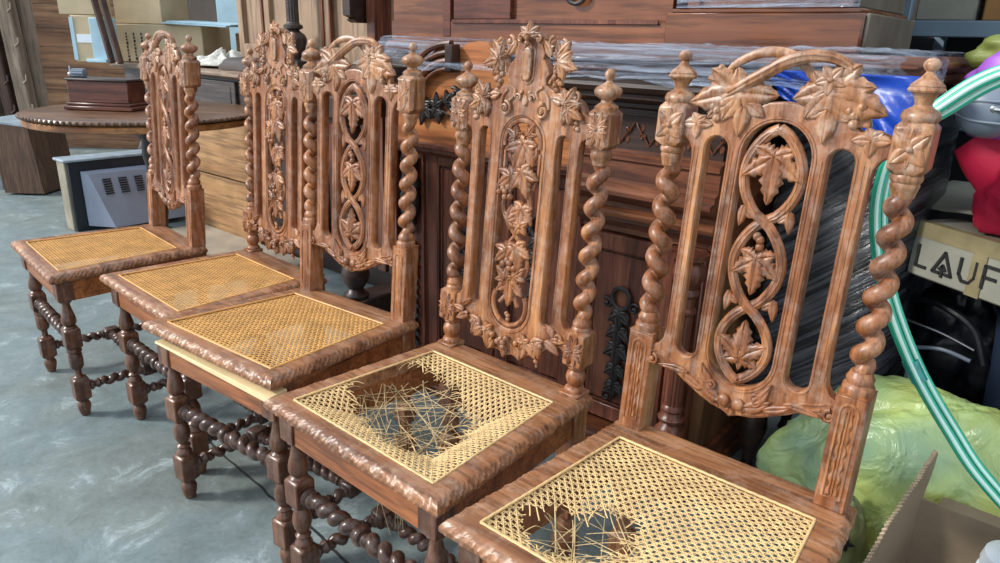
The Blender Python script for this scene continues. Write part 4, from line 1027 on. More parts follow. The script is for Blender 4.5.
# ------------------------------------------------------------------ wrapped piece at the right of the buffet
def sheet(fn, nu, nv, th=.002):
    mb = MB(); mb.grid(fn, nu, nv); return mb
wc = empty('wrapped_cabinet', (-.44, 1.90, 0), 0, 'cabinet swaddled in creased black stretch wrap, beside the carved buffet', 'cabinet')
mb = MB()
def wr(u, v):
    a = 2 * PI * u; ex = 5
    x = math.copysign(abs(math.cos(a)) ** (2 / ex), math.cos(a)) * .165; y = math.copysign(abs(math.sin(a)) ** (2 / ex), math.sin(a)) * .20
    z = .24 + .80 * v; k = 1 + .05 * noise.noise(Vector((x * 8, z * 9 + x * 10, y * 8))) - .06 * (v < .02)
    return (x * k, y * k, z)
mb.grid(wr, 48, 40, wrap_u=True); mb.box(-.15, .15, -.18, .18, .245, .25); mb.box(-.15, .15, -.18, .18, 1.03, 1.035)
mb.build('wrapped_body', M['bwrap'], wc)
for (x, y) in ((-.12, -.15), (.12, -.15), (-.12, .15), (.12, .15)):
    mb = MB(); mb.lathe([(.018, 0), (.022, .006), (.014, .03), (.018, .06), (.030, .10), (.038, .14), (.034, .18), (.022, .20), (.034, .215), (.034, .26)], (x, y, 0), n=16); mb.build('turned_leg', M['buf_dk'], wc)
bt = MB()
def tarp(u, v):
    x = -.56 + .285 * u; z = 1.072 - .15 * v * (0.35 + .65 * u); y = 1.492 - .03 * math.sin(u * 9) * v + .012 * noise.noise(Vector((u * 9 - v * 5, v * 3, 0))) + .09 * v * (1 - u)
    return (x, y, z)
bt.grid(tarp, 44, 26); o = bt.build('blue_tarpaulin', M['bluebag']); tag(o, 'bright blue plastic tarpaulin tucked under the film at the right end of the buffet top', 'tarpaulin')
sm = o.modifiers.new('thick', 'SOLIDIFY'); sm.thickness = .002
# stretch film over the worktop
fm = MB()
def film(u, v):
    x = -1.80 + 1.535 * u; wob = noise.noise(Vector((x * 6, v * 3, 1.0))); w2 = noise.noise(Vector((x * 30, v * 18, 4.0)))
    path = [(1.68, 1.110), (1.62, 1.111), (1.53, 1.112), (1.515, 1.098), (1.512, 1.075), (1.505, 1.053), (1.47, 1.050), (1.435 + .02 * wob, 1.049), (1.415, 1.035 + .02 * noise.noise(Vector((x * 9, 0, 2))))]
    t = v * (len(path) - 1); i = min(int(t), len(path) - 2); f = t - i
    y = path[i][0] * (1 - f) + path[i + 1][0] * f; z = path[i][1] * (1 - f) + path[i + 1][1] * f
    e = max(0, (u - .93) / .07)
    return (x, y - .006 * abs(wob) - .002 * w2 + .10 * e * e, z + (.004 * abs(w2) if v > .3 else .008 * abs(w2) + .008 * abs(wob)))
fm.grid(film, 240, 34); o = fm.build('stretch_film', M['film'], angle=180); tag(o, 'clear crinkled stretch film draped over the top of the buffet', 'film')

# ------------------------------------------------------------------ cabinets standing on the buffet
ub = empty('long_upper_cabinet', (-1.42, 1.90, 1.105), 0, 'long red-brown cabinet base lying on the left of the buffet top', 'cabinet')
def up(mb, name, mat, par, off, **k):
    o = mb.build(name, mat, par, **k); o.location = off; return o
UO = (1.42, -1.90, -1.105)
mb = MB(); mb.box(-1.95, -.905, 1.70, 2.10, 1.105, 1.168, bev=.004); mb.box(-1.95, -.905, 1.715, 2.10, 1.168, 1.60); up(mb, 'body', M['buf_red'], ub, UO)
mb = MB(); mb.box(-1.70, -1.665, 1.698, 1.72, 1.12, 1.60, bev=.002); up(mb, 'stile', M['mahog'], ub, UO)
mb = MB(); mb.box(-1.655, -1.42, 1.700, 1.72, 1.172, 1.59, bev=.003); up(mb, 'dark_panel', M['mahog'], ub, UO)
mb = MB(); mb.box(-1.655, -.93, 1.692, 1.70, 1.160, 1.172, bev=.002); up(mb, 'bead', M['buf_z'], ub, UO)
mb = MB(); mb.tube([(-1.19 + .03 * math.cos(a), 1.70, 1.235 + .022 * math.sin(a)) for a in [PI + PI * i / 12 for i in range(13)]], .006, n=6); up(mb, 'handle', M['carve'], ub, UO)
ut = empty('corner_upper_cabinet', (-.68, 1.90, 1.105), 0, 'reddish cabinet with stepped plinth and grey side, on the right of the buffet top', 'cabinet')
TO = (.68, -1.90, -1.105)
mb = MB(); mb.box(-.905, -.445, 1.68, 2.10, 1.105, 1.188, bev=.005); mb.box(-.895, -.455, 1.69, 2.10, 1.188, 1.198, bev=.003); up(mb, 'plinth', M['buf_red'], ut, TO)
mb = MB(); mb.box(-.86, -.475, 1.71, 2.10, 1.198, 1.75, bev=.003); up(mb, 'body', M['buf_red'], ut, TO)
for sx in (-.86, -.51): mb = MB(); mb.box(sx, sx + .035, 1.700, 1.72, 1.200, 1.75, bev=.003); up(mb, 'stile', M['buf_red'], ut, TO)
mb = MB()
def fs_(u, v):
    x = -.88 + .42 * u; z = 1.20 + .55 * v; return (x, 1.690 - .010 * abs(noise.noise(Vector((x * 12, z * 9, 3)))) , z)
mb.grid(fs_, 40, 50); tag(mb.build('stretch_film', M['film'], angle=180), 'clear film stretched over the front of the reddish upper cabinet', 'film')
mb = MB(); mb.box(-.446, -.437, 1.69, 2.10, 1.108, 1.188, bev=.003); mb.box(-.476, -.467, 1.715, 2.10, 1.20, 1.75, bev=.003); up(mb, 'grey_side', plain('plain grey side', (104, 98, 86), rough=.6, var=.2, scale=12), ut, TO)  # side faces in a mottled grey, unlike the red front
# ------------------------------------------------------------------ long low cupboard, hutch with column
lc = empty('dark_cupboard', (-2.60, 2.2, 0), 0, 'dark panelled cupboard with turned column, behind the second and third chairs', 'cupboard')
LO = (2.60, -2.2, 0)
mb = MB(); mb.box(-3.42, -1.80, 2.02, 2.5, .0, .88, bev=.004); up(mb, 'body', M['buf_dk'], lc, LO)
for x0, x1 in ((-3.38, -2.88), (-2.86, -2.36), (-2.34, -1.84)):
    mb = MB(); w = .06
    mb.box(x0, x0 + w, 1.995, 2.02, .10, .82, bev=.003); mb.box(x1 - w, x1, 1.995, 2.02, .10, .82, bev=.003); mb.box(x0 + w, x1 - w, 1.995, 2.02, .76, .82, bev=.003); mb.box(x0 + w, x1 - w, 1.995, 2.02, .10, .16, bev=.003); mb.box(x0 + w + .03, x1 - w - .03, 2.005, 2.02, .19, .73, bev=.008)
    up(mb, 'panelled_door', M['buf_z'], lc, LO)
mb = MB(); mb.box(-3.44, -1.80, 1.97, 2.52, .88, .922, bev=.008); up(mb, 'top', M['buf'], lc, LO)
mb = MB(); x, y = -2.20, 1.70
mb.box(x - .06, x + .06, y - .06, y + .28, 0, .10, bev=.006)
mb.lathe([(.05, .10), (.052, .115), (.038, .125), (.03, .14), (.05, .17), (.058, .20), (.05, .235), (.032, .26), (.028, .27), (.046, .28), (.046, .292), (.034, .30), (.030, .315), (.034, .32), (.030, .70), (.046, .72), (.05, .76), (.04, .79), (.055, .80), (.055, .82)], (x, y, 0), n=22)
mb.box(x - .06, x + .06, y - .06, y + .30, .82, .90, bev=.006)
up(mb, 'turned_column', M['buf_dk'], lc, LO)
hu = empty('pale_hutch', (-2.9, 2.3, .90), 0, 'tall pale brown panelled hutch with a dark turned column, top centre left', 'cabinet')
HO = (2.9, -2.3, -.90)
mb = MB(); mb.box(-3.76, -2.57, 2.20, 2.50, .985, 2.1); up(mb, 'body', M['cab_or'], hu, HO)
mb = MB()
mould(mb, [(2.5, .922), (2.06, .922), (2.06, .945), (2.08, .955), (2.09, .97), (2.11, .98), (2.14, .985), (2.5, .985)], -3.79, -2.50); up(mb, 'base_moulding', M['desk_dk'], hu, HO)
mb = MB(); mb.box(-3.76, -2.57, 2.18, 2.21, .985, 1.06, bev=.004)
for x in (-3.76, -3.50, -2.99): mb.box(x, x + .055, 2.18, 2.21, 1.055, 2.1, bev=.004)
up(mb, 'face_frame', M['cab_or'], hu, HO)
mb = MB(); mb.box(-3.515, -3.50, 2.172, 2.19, 1.06, 2.1); mb.box(-2.995, -2.98, 2.172, 2.19, 1.06, 2.1); mb.box(-2.935, -2.925, 2.172, 2.19, 1.06, 2.1); up(mb, 'dark_bead', M['buf_z'], hu, HO)
mb = MB(); mb.box(-2.62, -2.56, 2.14, 2.24, .985, 2.1, bev=.004); up(mb, 'corner_post', M['buf_z'], hu, HO)
mb = MB(); mould(mb, [(2.2, 1.17), (2.10, 1.17), (2.08, 1.18), (2.09, 1.19), (2.06, 1.20), (2.06, 1.5), (2.2, 1.5)], -2.68, -2.63); up(mb, 'bracket', M['buf_dk'], hu, HO)
mb = MB(); x, y = -3.12, 2.10
mb.box(x - .06, x + .06, y - .03, y + .1, .96, .99)
mb.lathe([(.05, .985), (.05, .99), (.03, .995), (.026, 1.0), (.035, 1.02), (.050, 1.045), (.060, 1.075), (.062, 1.095), (.052, 1.115), (.032, 1.128), (.028, 1.135), (.046, 1.142), (.046, 1.155), (.034, 1.162), (.030, 1.17)], (x, y, 0), n=24)
column(mb, x, y, .030, 1.168, 1.9, 12); up(mb, 'turned_column', M['desk_dk'], hu, HO)
# ------------------------------------------------------------------ old desk with a drawer
dk = empty('old_desk', (-4.25, 2.3, 0), 0, 'worn grey-brown desk with ring-pull drawer and turned legs, behind the farthest chair', 'desk')
DO = (4.25, -2.3, 0)
mb = MB(); mb.box(-5.03, -3.45, 1.98, 2.75, .885, .920, bev=.012); up(mb, 'top', M['desk'], dk, DO)
mb = MB(); mb.box(-4.93, -3.47, 2.03, 2.70, .665, .885, bev=.004); up(mb, 'frame', M['desk_dk'], dk, DO)
mb = MB(); mb.box(-4.42, -3.56, 2.012, 2.03, .690, .868, bev=.004); mb.box(-4.38, -3.60, 2.008, 2.016, .715, .845, bev=.003); dr = up(mb, 'drawer', M['desk_dk'], dk, DO)
mb = MB(); mb.tube([(-4.17 + .028 * math.cos(a), 1.996, .765 + .033 * math.sin(a)) for a in [2 * PI * i / 18 for i in range(18)]], .005, n=7, closed=True); mb.ball((-4.17, 2.004, .80), .012, sy=.6); mb.build('ring_pull', M['carve'], dr)
for (x, y) in ((-4.87, 2.08), (-4.87, 2.64), (-3.53, 2.64)):
    mb = MB(); mb.box(x - .05, x + .05, y - .05, y + .05, .60, .70, bev=.004)
    mb.lathe([(.02, 0), (.035, .02), (.045, .05), (.03, .08), (.05, .10), (.05, .20), (.03, .22), (.04, .26), (.055, .32), (.05, .38), (.03, .42), (.05, .44), (.055, .46), (.03, .48), (.045, .53), (.055, .56), (.04, .60)], (x, y, 0), n=16); up(mb, 'turned_leg', M['desk_dk'], dk, DO)
mb = MB(); mb.box(-4.20, -3.46, 2.035, 2.055, .33, .665, bev=.002); mb.box(-4.20, -3.46, 2.03, 2.05, .0, .322, bev=.002); mb.box(-4.20, -4.17, 2.05, 2.6, .0, .66); up(mb, 'plywood_panel', M['ply'], dk, DO, label=None) if False else up(mb, 'plywood_panel', M['ply'], dk, DO)
mb = MB(); mb.box(-4.05, -2.95, 1.62, 2.00, 0, .02, bev=.004); tag(mb.build('pale_floor_slab', M['marble']), 'pale stone slab lying on the concrete floor in front of the plywood panel', 'slab')
# things on the desk
def carton(name, x, y, z, w, d, h, rz, mat, label, cat='carton', extra=None):
    r = empty(name, (x, y, z), rz, label, cat)
    mb = MB(); mb.box(0, w, 0, d, 0, h, bev=.004); o = mb.build('box_body', mat, r)
    mb = MB(); mb.box(.004, w - .004, .004, d - .004, h - .001, h + .003); mb.box(w * .0 + .002, w - .002, d * .48, d * .50, h + .002, h + .004); mb.build('lid_flap', mat, r)
    if extra: extra(r, w, d, h)
    return r
RA = .70 - .05   # facing the camera
def ex_writing(r, w, d, h):
    R = random.Random(4); mb = MB()
    for c in range(4):
        z = h - .05
        for k in range(9 - c):
            L = R.uniform(.010, .018); x = .10 + c * .052
            mb.box(x, x + R.uniform(.008, .014), -.0012, .0005, z - L, z); z -= L + .006
    mb.build('printed_lettering', M['ink'], r, smooth=False)
carton('large_carton', -4.93, 1.98, .922, .62, .34, .225, .55, M['carton'], 'wide beige carton with columns of small printed writing, on the worn desk', extra=ex_writing)
carton('shallow_carton', -4.93, 2.02, 1.152, .32, .30, .22, .55, M['carton'], 'beige carton at the top edge, resting on the wide printed carton')
def ex_blue(r, w, d, h):
    mb = MB(); mb.box(w * .60, w + .012, -.006, d * .9, .01, h - .01, bev=.004); mb.box(-.004, .02, -.004, .0, .01, h - .01); o = mb.build('pale_blue_sheet', M['lblue'], r)
    mb = MB(); mb.box(.03, w * .62, -.003, .0, h * .42, h * .60); mb.build('white_label', M['white'], r)
carton('small_carton', -4.905, 1.745, .922, .20, .14, .265, .62, M['carton'], 'small carton with a white label and pale blue sheets on its right side', extra=ex_blue)
carton('upper_carton', -4.96, 1.71, 1.192, .24, .15, .24, .62, M['carton'], 'pale carton stacked on the small labelled carton at the top left')
mb = MB(); mb.box(-.10, .36, -.12, .12, 0, .008); mb.box(-.08, .38, -.10, .14, .009, .016); o = mb.build('foam_sheet', M['lblue']); o.location = (-4.55, 2.30, 1.158); o.rotation_euler = (.04, .03, .42); tag(o, 'pale blue foam sheets lying on the wide printed carton', 'foam sheet')
mb = MB(); mb.box(-.06, .08, -.04, .04, 0, .02, bev=.003); o = mb.build('paper_stack', M['lblue']); o.location = (-4.80, 1.84, .921); o.rotation_euler = (0, 0, .5); tag(o, 'small pale blue paper pad at the left end of the desk', 'paper')
mb = MB(); mb.box(-.09, .10, -.05, .05, -.80, 0, bev=.003); 
def lace(u, v):
    a = 2 * PI * u; r = .02 + .20 * v; k = noise.noise(Vector((math.cos(a) * 2, math.sin(a) * 2, v * 3)))
    return (r * math.cos(a) * 1.15, r * math.sin(a) * .8, .060 * (1 - v) ** .6 * (1 + .6 * k) + .012 + .02 * k * (1 - v))
mb = MB(); mb.grid(lace, 50, 18, wrap_u=True); o = mb.build('lace_cloth', M['lace'], angle=60); o.location = (-4.02, 2.24, .922); tag(o, 'crumpled white lace cloth heaped on the desk top', 'cloth'); o.modifiers.new('s', 'SOLIDIFY').thickness = .004
mb = MB(); mb.box(-.10, .10, -.02, .02, -1.10, 1.0, bev=.004); o = mb.build('blue_board', M['lblue']); o.location = (-5.18, 2.95, 1.10); o.rotation_euler = (0, 0, .5); tag(o, 'pale blue upright board standing behind the lace cloth', 'board')
mb = MB(); mb.box(-.11, .11, -.10, .10, 0, .19, bev=.004); o = mb.build('open_box', M['ply']); o.location = (-4.48, 2.74, .922); o.rotation_euler = (0, 0, .5); tag(o, 'small orange-brown wooden box behind the lace cloth', 'box')
for i, (a, b, lab) in enumerate((((-4.62, 1.84, .925), (-4.86, 1.84, 1.58), 'left one of two dark wooden poles leaning across the cartons'), ((-4.55, 1.86, .925), (-4.79, 1.86, 1.58), 'right one of two dark wooden poles leaning across the cartons'))):
    mb = MB(); mb.tube([Vector(a) + (Vector(b) - Vector(a)) * t for t in (0, .25, .5, .75, 1)], .020, n=8, flat=.8); tag(mb.build('wooden_pole', M['post_dk']), lab, 'pole')
# ------------------------------------------------------------------ round table with a wooden box
rt = empty('round_table', (-3.40, 1.47, 0), .6, 'round wooden table with carved rope edge, at the left below the plank wall', 'table')
mb = MB(); mb.lathe([(.10, .745), (.475, .745), (.492, .749), (.497, .756), (.492, .764), (.47, .768), (.10, .770)], n=72); up(mb, 'table_top', M['table'], rt, (0, 0, 0))
mb = MB(); mb.lathe([(.40, .716), (.484, .716), (.490, .720), (.490, .740), (.486, .744), (.40, .745)], n=64); up(mb, 'apron', M['table_edge'], rt, (0, 0, 0))
mb = MB()
for i in range(110):
    a = 2 * PI * i / 110; mb.ball((.494 * math.cos(a), .494 * math.sin(a), .757), .0095, n=6, m=5, sz=.9)
up(mb, 'rope_edge', M['table'], rt, (0, 0, 0))
mb = MB(); mb.lathe([(.05, .10), (.06, .12), (.04, .16), (.03, .20), (.045, .30), (.05, .38), (.035, .46), (.028, .50), (.04, .56), (.035, .64), (.10, .70), (.40, .715)], n=20)
for k in range(3):
    a = k * 2 * PI / 3 - .25; mb.tube(smooth_path([(.04 * math.cos(a), .04 * math.sin(a), .17), (.14 * math.cos(a), .14 * math.sin(a), .13), (.24 * math.cos(a), .24 * math.sin(a), .05), (.30 * math.cos(a), .30 * math.sin(a), .020)], 5), .020, n=8)
up(mb, 'pedestal', M['buf_dk'], rt, (0, 0, 0))
bx = empty('mahogany_box', (-3.505, 1.33, .771), .62, 'reddish wooden box with stepped plinth, on the round table', 'box')
mb = MB(); mb.box(-.13, .19, -.09, .09, 0, .018, bev=.004); mb.box(-.12, .18, -.08, .08, .018, .032, bev=.004); up(mb, 'plinth', M['mahog'], bx, (0, 0, 0))
mb = MB(); mb.box(-.11, .17, -.07, .07, .032, .125, bev=.003); up(mb, 'body', M['mahog'], bx, (0, 0, 0))
mb = MB(); mb.box(-.115, .175, -.075, .075, .125, .135, bev=.003); up(mb, 'lid', M['desk_dk'], bx, (0, 0, 0))
hd = empty('metal_cylinder', (-3.58, 1.26, .907), .62, 'small ribbed metal cylinder with a pin, lying on the wooden box', 'metal part')
mb = MB(); mb.lathe([(.010, -.03), (.018, -.028), (.018, .028), (.010, .03)], (0.02, 0, .018), axis='x', n=14)
for k in range(10): a = k * .628; mb.tube([(-.008, .018 * math.cos(a), .018 + .018 * math.sin(a)), (.048, .018 * math.cos(a), .018 + .018 * math.sin(a))], .003, n=5)
up(mb, 'ribbed_barrel', M['gplas'], hd, (0, 0, 0))
mb = MB(); mb.tube([(-.02, 0, .0), (-.02, 0, .048)], .005, n=8); mb.ball((-.02, 0, .012), .013); up(mb, 'pin', M['steel'], hd, (0, 0, 0))
# ------------------------------------------------------------------ old televisions
tv = empty('television', (-5.76, 1.46, 0), .70, 'old television with wood-grain side and teal picture tube, at the left edge', 'television')
mb = MB(); mb.prism([(0, .0), (.27, .0), (.235, .455), (-.05, .485)], 0, .40, axis='y'); up(mb, 'cabinet', M['vinylwood'], tv, (0, 0, .015), angle=20)
mb = MB(); mb.prism([(-.055, .485), (.24, .455), (.24, .467), (-.06, .50)], -.005, .405, axis='y'); up(mb, 'top', M['tvtop'], tv, (0, 0, .015), angle=20)
mb = MB(); mb.box(-.03, .015, .0, .40, .02, .475, bev=.006)
for z in (.10, .14, .18): mb.ball((-.01, -.004, z), .011)
up(mb, 'front_frame', M['steel'], tv, (-.02, 0, .015))
mb = MB(); mb.ball((0, 0, 0), .25, sx=.42, sy=.75, sz=.95, n=24, m=16); up(mb, 'picture_tube', M['tube'], tv, (-.04, .20, .26))
t2 = empty('television', (-4.40, 1.42, 0), .0, 'television seen from behind, silver-grey slotted back, under the round table', 'television')
Rt = .30
t2.rotation_euler = (0, 0, PI / 2)
mb = MB(); mb.box(0, .62, .02, .13, .0, .40, bev=.004); up(mb, 'front_shell', M['tvside'], t2, (0, 0, 0))
mb = MB(); mb.box(.012, .62, .0, .02, .0, .40, bev=.004); up(mb, 'bezel', M['tvblack'], t2, (0, 0, 0)); 
mb = MB(); mb.box(-.01, .64, -.01, .15, .40, .415, bev=.004); up(mb, 'top_board', M['tvtop'], t2, (0, 0, 0))
mb = MB()
vs = [(.07, -.01, .03), (.60, -.01, .03), (.60, -.01, .345), (.07, -.01, .345), (.16, -.16, .03), (.58, -.16, .03), (.58, -.10, .335), (.09, -.06, .335)]
mb.add(vs, [(0, 1, 2, 3), (7, 6, 5, 4), (0, 4, 5, 1), (3, 2, 6, 7), (0, 3, 7, 4), (1, 5, 6, 2)]); bk = up(mb, 'rear_cover', M['tvgrey'], t2, (0, 0, 0), angle=20)
mb = MB()
for gx in range(4):
    for r_ in range(7):
        z = .295 - r_ * .013; y = -.062 - (.335 - z) * .33 - .004 - gx * .008
        mb.box(.155 + gx * .085, .200 + gx * .085, y - .002, y + .006, z, z + .006)
mb.build('vent_slots', M['black'], bk, smooth=False)
# ------------------------------------------------------------------ timber wall
cs, sn = math.cos(.709), math.sin(.709)
def wl(x, y=0): return (-7.6 + x * cs - y * sn, 2.72 + x * sn + y * cs)
def wallpiece(name, x0, x1, y0, y1, z0, z1, mat, rx=0, shape=None):
    mb = MB(); mb.box(x0, x1, y0, y1, z0, z1, bev=.006); o = mb.build(name, mat); o.location = (-7.6, 2.72, 0); o.rotation_euler = (0, rx, .709); return o
mb = MB(); z = 0.0; R = random.Random(8)
while z < 2.6:
    h = .19 + R.uniform(-.006, .006); mb.box(-.35, 5.5, R.uniform(0, .008), .05, z, z + h - .004, bev=.004); z += h
o = mb.build('wall_left', M['plank']); o.location = (-7.6, 2.72, 0); o.rotation_euler = (0, 0, .709); tag(o, kind='structure')
mb = MB(); mb.box(-1.2, -.35, .02, .06, 0, 2.6); o = mb.build('wall_far', M['post']); o.location = (-7.6, 2.72, 0); o.rotation_euler = (0, 0, .709); tag(o, kind='structure')
for (x0, x1, m_, lab) in ((-.38, -.25, 'post', 'pale weathered timber post beside the plank wall'), (-.52, -.42, 'post_dk', 'dark timber post left of the pale one'), (-.86, -.58, 'post', 'weathered grey timber post at the left edge')):
    mb = MB(); mb.box(x0, x1, -.12, 0, 0, 2.6, bev=.012)
    for z in (.35, .62, .95, 1.25): mb.tube([(x1 - .02, -.122, z), (x1 + .015, -.118, z + .03), (x1 + .02, -.115, z + .08)], .010, n=6)
    o = mb.build('timber_post', M[m_]); o.location = (-7.74, 2.60, 0); o.rotation_euler = (0, -.04 if m_ == 'post' else -.05, .709); tag(o, lab, 'post')
mb = MB(); mb.box(-13, 4.5, 3.4, 3.5, 0, 3.0); tag(mb.build('wall_back', M['backwall']), kind='structure')
# ------------------------------------------------------------------ metal shelving at the right
sh = empty('metal_shelf', (.15, 2.55, 0), 0, 'blue-grey metal shelf unit with dark interior, top right corner', 'shelf')
SO = (-.15, -2.55, 0)
for z in (1.165, .925): 
    mb = MB(); mb.box(-.52, .95, 2.30, 2.90, z, z + .022, bev=.003); mb.box(-.52, .95, 2.29, 2.31, z - .012, z + .03, bev=.003); up(mb, 'shelf_board', M['shelf'], sh, SO)
for x in (-.53, .92):
    for y in (2.30, 2.87): mb = MB(); mb.box(x, x + .035, y, y + .035, 0, 1.75, bev=.003); up(mb, 'upright', M['shelf'], sh, SO)
mb = MB(); mb.box(-.53, .955, 2.90, 2.91, 0, 1.75); up(mb, 'shade_back_sheet', M['backdark'], sh, SO)  # dark back and side sheets added to make the shelf interior look shaded
mb = MB(); mb.box(-.535, -.53, 2.33, 2.90, .62, 1.16); up(mb, 'shade_side_sheet', M['backdark'], sh, SO)
carton('grey_carton', -.49, 2.34, 1.196, .14, .3, .16, 0, M['carton_gr'], 'grey-beige box on the metal shelf, next to the upper cabinet')
carton('brown_carton', -.335, 2.36, 1.196, .50, .3, .16, .03, plain('tan carton', (150, 108, 60), rough=.8), 'tan brown carton on the metal shelf in the top right corner')
# crates carrying the heap
mb = MB(); mb.box(-.26, .60, 1.73, 2.25, .0, .30, bev=.006); o = mb.build('dark_crate', M['backdark']); tag(o, 'dark crate under the black bags, mostly hidden by the yellow-green bag', 'crate')
# long carton with printed letters
cl = empty('lettered_carton', (-.284, 1.770, .694), -.50, 'grey carton with big black letters LAUF and brown tape, right edge', 'carton')
cl.rotation_euler = (0, 0, -.56)
mb = MB(); mb.box(0, .62, 0, .40, -.055, .066, bev=.004); up(mb, 'box_body', M['carton_gr'], cl, (0, 0, 0))
mb = MB(); mb.box(.0, .62, -.0015, .0, .034, .0665); mb.box(.0, .62, .0, .022, .0655, .0675); mb.box(.150, .182, -.003, .0, -.055, .034); up(mb, 'packing_tape', M['tape'], cl, (0, 0, 0))
mb = MB(); z0, h, t = -.030, .046, .0062
def stroke(a, b):
    A = Vector((a[0], 0, a[1])); B = Vector((b[0], 0, b[1])); d = (B - A).normalized(); n = Vector((-d.z, 0, d.x)) * t / 2
    P4 = [A + n - d * t * .3, B + n + d * t * .3, B - n + d * t * .3, A - n - d * t * .3]
    vs = [(p.x, -.0035, p.z) for p in P4] + [(p.x, -.0005, p.z) for p in P4]
    mb.add(vs, [(0, 1, 2, 3), (7, 6, 5, 4), (0, 4, 5, 1), (1, 5, 6, 2), (2, 6, 7, 3), (3, 7, 4, 0)])
def word(w):
    for pts in w: stroke((.022 + pts[0][0] * .046, z0 + pts[0][1] * h), (.022 + pts[1][0] * .046, z0 + pts[1][1] * h))
word([((0, 1), (0, 0)), ((0, 0), (.55, 0))])                                                      # L
word([((.95, 0), (1.45, 1)), ((1.45, 1), (1.95, 0)), ((.95, 0), (1.30, 0)), ((1.95, 0), (1.62, 0)), ((1.45, -.15), (1.45, .35)), ((1.45, .38), (1.30, .18)), ((1.45, .38), (1.60, .18))])   # A
word([((2.30, 1), (2.30, .28)), ((2.30, .28), (2.50, 0)), ((2.50, 0), (2.88, 0)), ((2.88, 0), (3.08, .28)), ((3.08, .28), (3.08, 1))])   # U
word([((3.48, 0), (3.48, 1)), ((3.48, 1), (4.15, 1)), ((3.48, .5), (4.05, .5))])                   # F
up(mb, 'black_letters', M['ink'], cl, (0, 0, 0), smooth=False)
# flattened cardboard lying on it
mb = MB()
def flat_(u, v): return (-.02 + .55 * u, -.03 + .30 * v, .068 + .020 * math.sin(u * 3) * (1 - v) + .006 * noise.noise(Vector((u * 5, v * 5, 0))) + .03 * v)
mb.grid(flat_, 14, 8); o = mb.build('cardboard_sheet', M['carton_gr'], angle=60); o.location = (-.375, 1.92, .700); o.rotation_euler = (0, 0, -.40); o.modifiers.new('t', 'SOLIDIFY').thickness = .005; tag(o, 'bent grey cardboard sheet lying on the lettered carton', 'cardboard')
# black bags, cables
def blob(name, mat, c, r, label, cat, seed=0, amp=.25, k=3.0, n=64, m=40, par=None, ex=1.0, fine=.05, angle=180):
    mb = MB()
    def f(u, v):
        a = 2 * PI * u; b = PI * (v - .5); b = max(-PI / 2 + .02, min(PI / 2 - .02, b))
        d = Vector((math.cos(a) * math.cos(b), math.sin(a) * math.cos(b), math.sin(b)))
        q = 1 + amp * noise.noise(d * k + Vector((seed, 0, 0))) + fine * (1 - 2 * abs(noise.noise(d * k * 3.1 + Vector((0, seed, 0)))))
        z = math.copysign(abs(d.z) ** ex, d.z)
        return (d.x * r[0] * q, d.y * r[1] * q, max(-r[2] * .75, z * r[2] * q))
    mb.grid(f, n, m, wrap_u=True); mb.f.append(tuple(range(n))); mb.m.append(0); mb.f.append(tuple((m - 1) * n + i for i in range(n))); mb.m.append(0)
    o = mb.build(name, mat, par, angle=angle); o.location = c
    if label: tag(o, label, cat)
    return o
blob('black_bag', M['black'], (.13, 2.11, .47), (.19, .11, .18), 'crumpled black plastic bag below the lettered carton', 'bag', 3, .3, 2.5, fine=.14)
blob('black_sack', M['black'], (-.16, 1.96, .45), (.105, .085, .17), 'black plastic sack behind the striped hose, above the yellow-green bag', 'sack', 8, .3, 2.5, fine=.12)
bk = empty('navy_bucket', (.03, 1.86, .302), .2, 'dark navy plastic tub with a black strap, right edge below the black bag', 'tub')
mb = MB(); mb.lathe([(.10, 0), (.112, .01), (.125, .20), (.135, .272), (.142, .275), (.142, .285), (.130, .287), (.118, .20), (.10, .02), (.02, .018)], n=30); up(mb, 'tub_body', M['navy'], bk, (0, 0, 0))
mb = MB(); mb.lathe([(.05, .284), (.136, .284), (.140, .290), (.132, .298), (.05, .302)], n=30); up(mb, 'lid', M['navy'], bk, (0, 0, 0))
mb = MB(); mb.tube(smooth_path([(-.02, -.138, .10), (-.05, -.16, .20), (-.01, -.165, .27), (.05, -.15, .32), (.10, -.10, .33)], 6), .006, n=8); up(mb, 'strap', M['black'], bk, (0, 0, 0))
for i, (pts, r, mt_, lab) in enumerate((([(-.22, 1.52, .66), (-.17, 1.49, .665), (-.11, 1.47, .64), (-.08, 1.46, .58)], .0075, 'black', 'thick black cable arching over the black bag'), ([(-.235, 1.50, .62), (-.16, 1.48, .615), (-.10, 1.47, .60)], .003, 'steel', 'thin pale wire straight across the black bag'), ([(-.24, 1.50, .55), (-.20, 1.47, .575), (-.15, 1.46, .59), (-.10, 1.45, .585)], .004, 'gplas', 'grey cable running above the navy tub'))):
    mb = MB(); mb.tube(smooth_path([(x * 1.25, y * 1.25, 1.114 + (z - 1.114) * 1.25) for x, y, z in pts], 8), r * 1.2, n=8); tag(mb.build('cable', M[mt_]), lab, 'cable')
# yellow-green bag
gb = blob('plastic_bag', M['gbag'], (-.115, 1.555, .195), (.31, .145, .260), 'large yellow-green translucent plastic bag on the floor behind the nearest chair', 'bag', 5, .20, 1.7, 110, 70, fine=.035, angle=180)
mb = MB(); P0 = (-.20, 1.425)
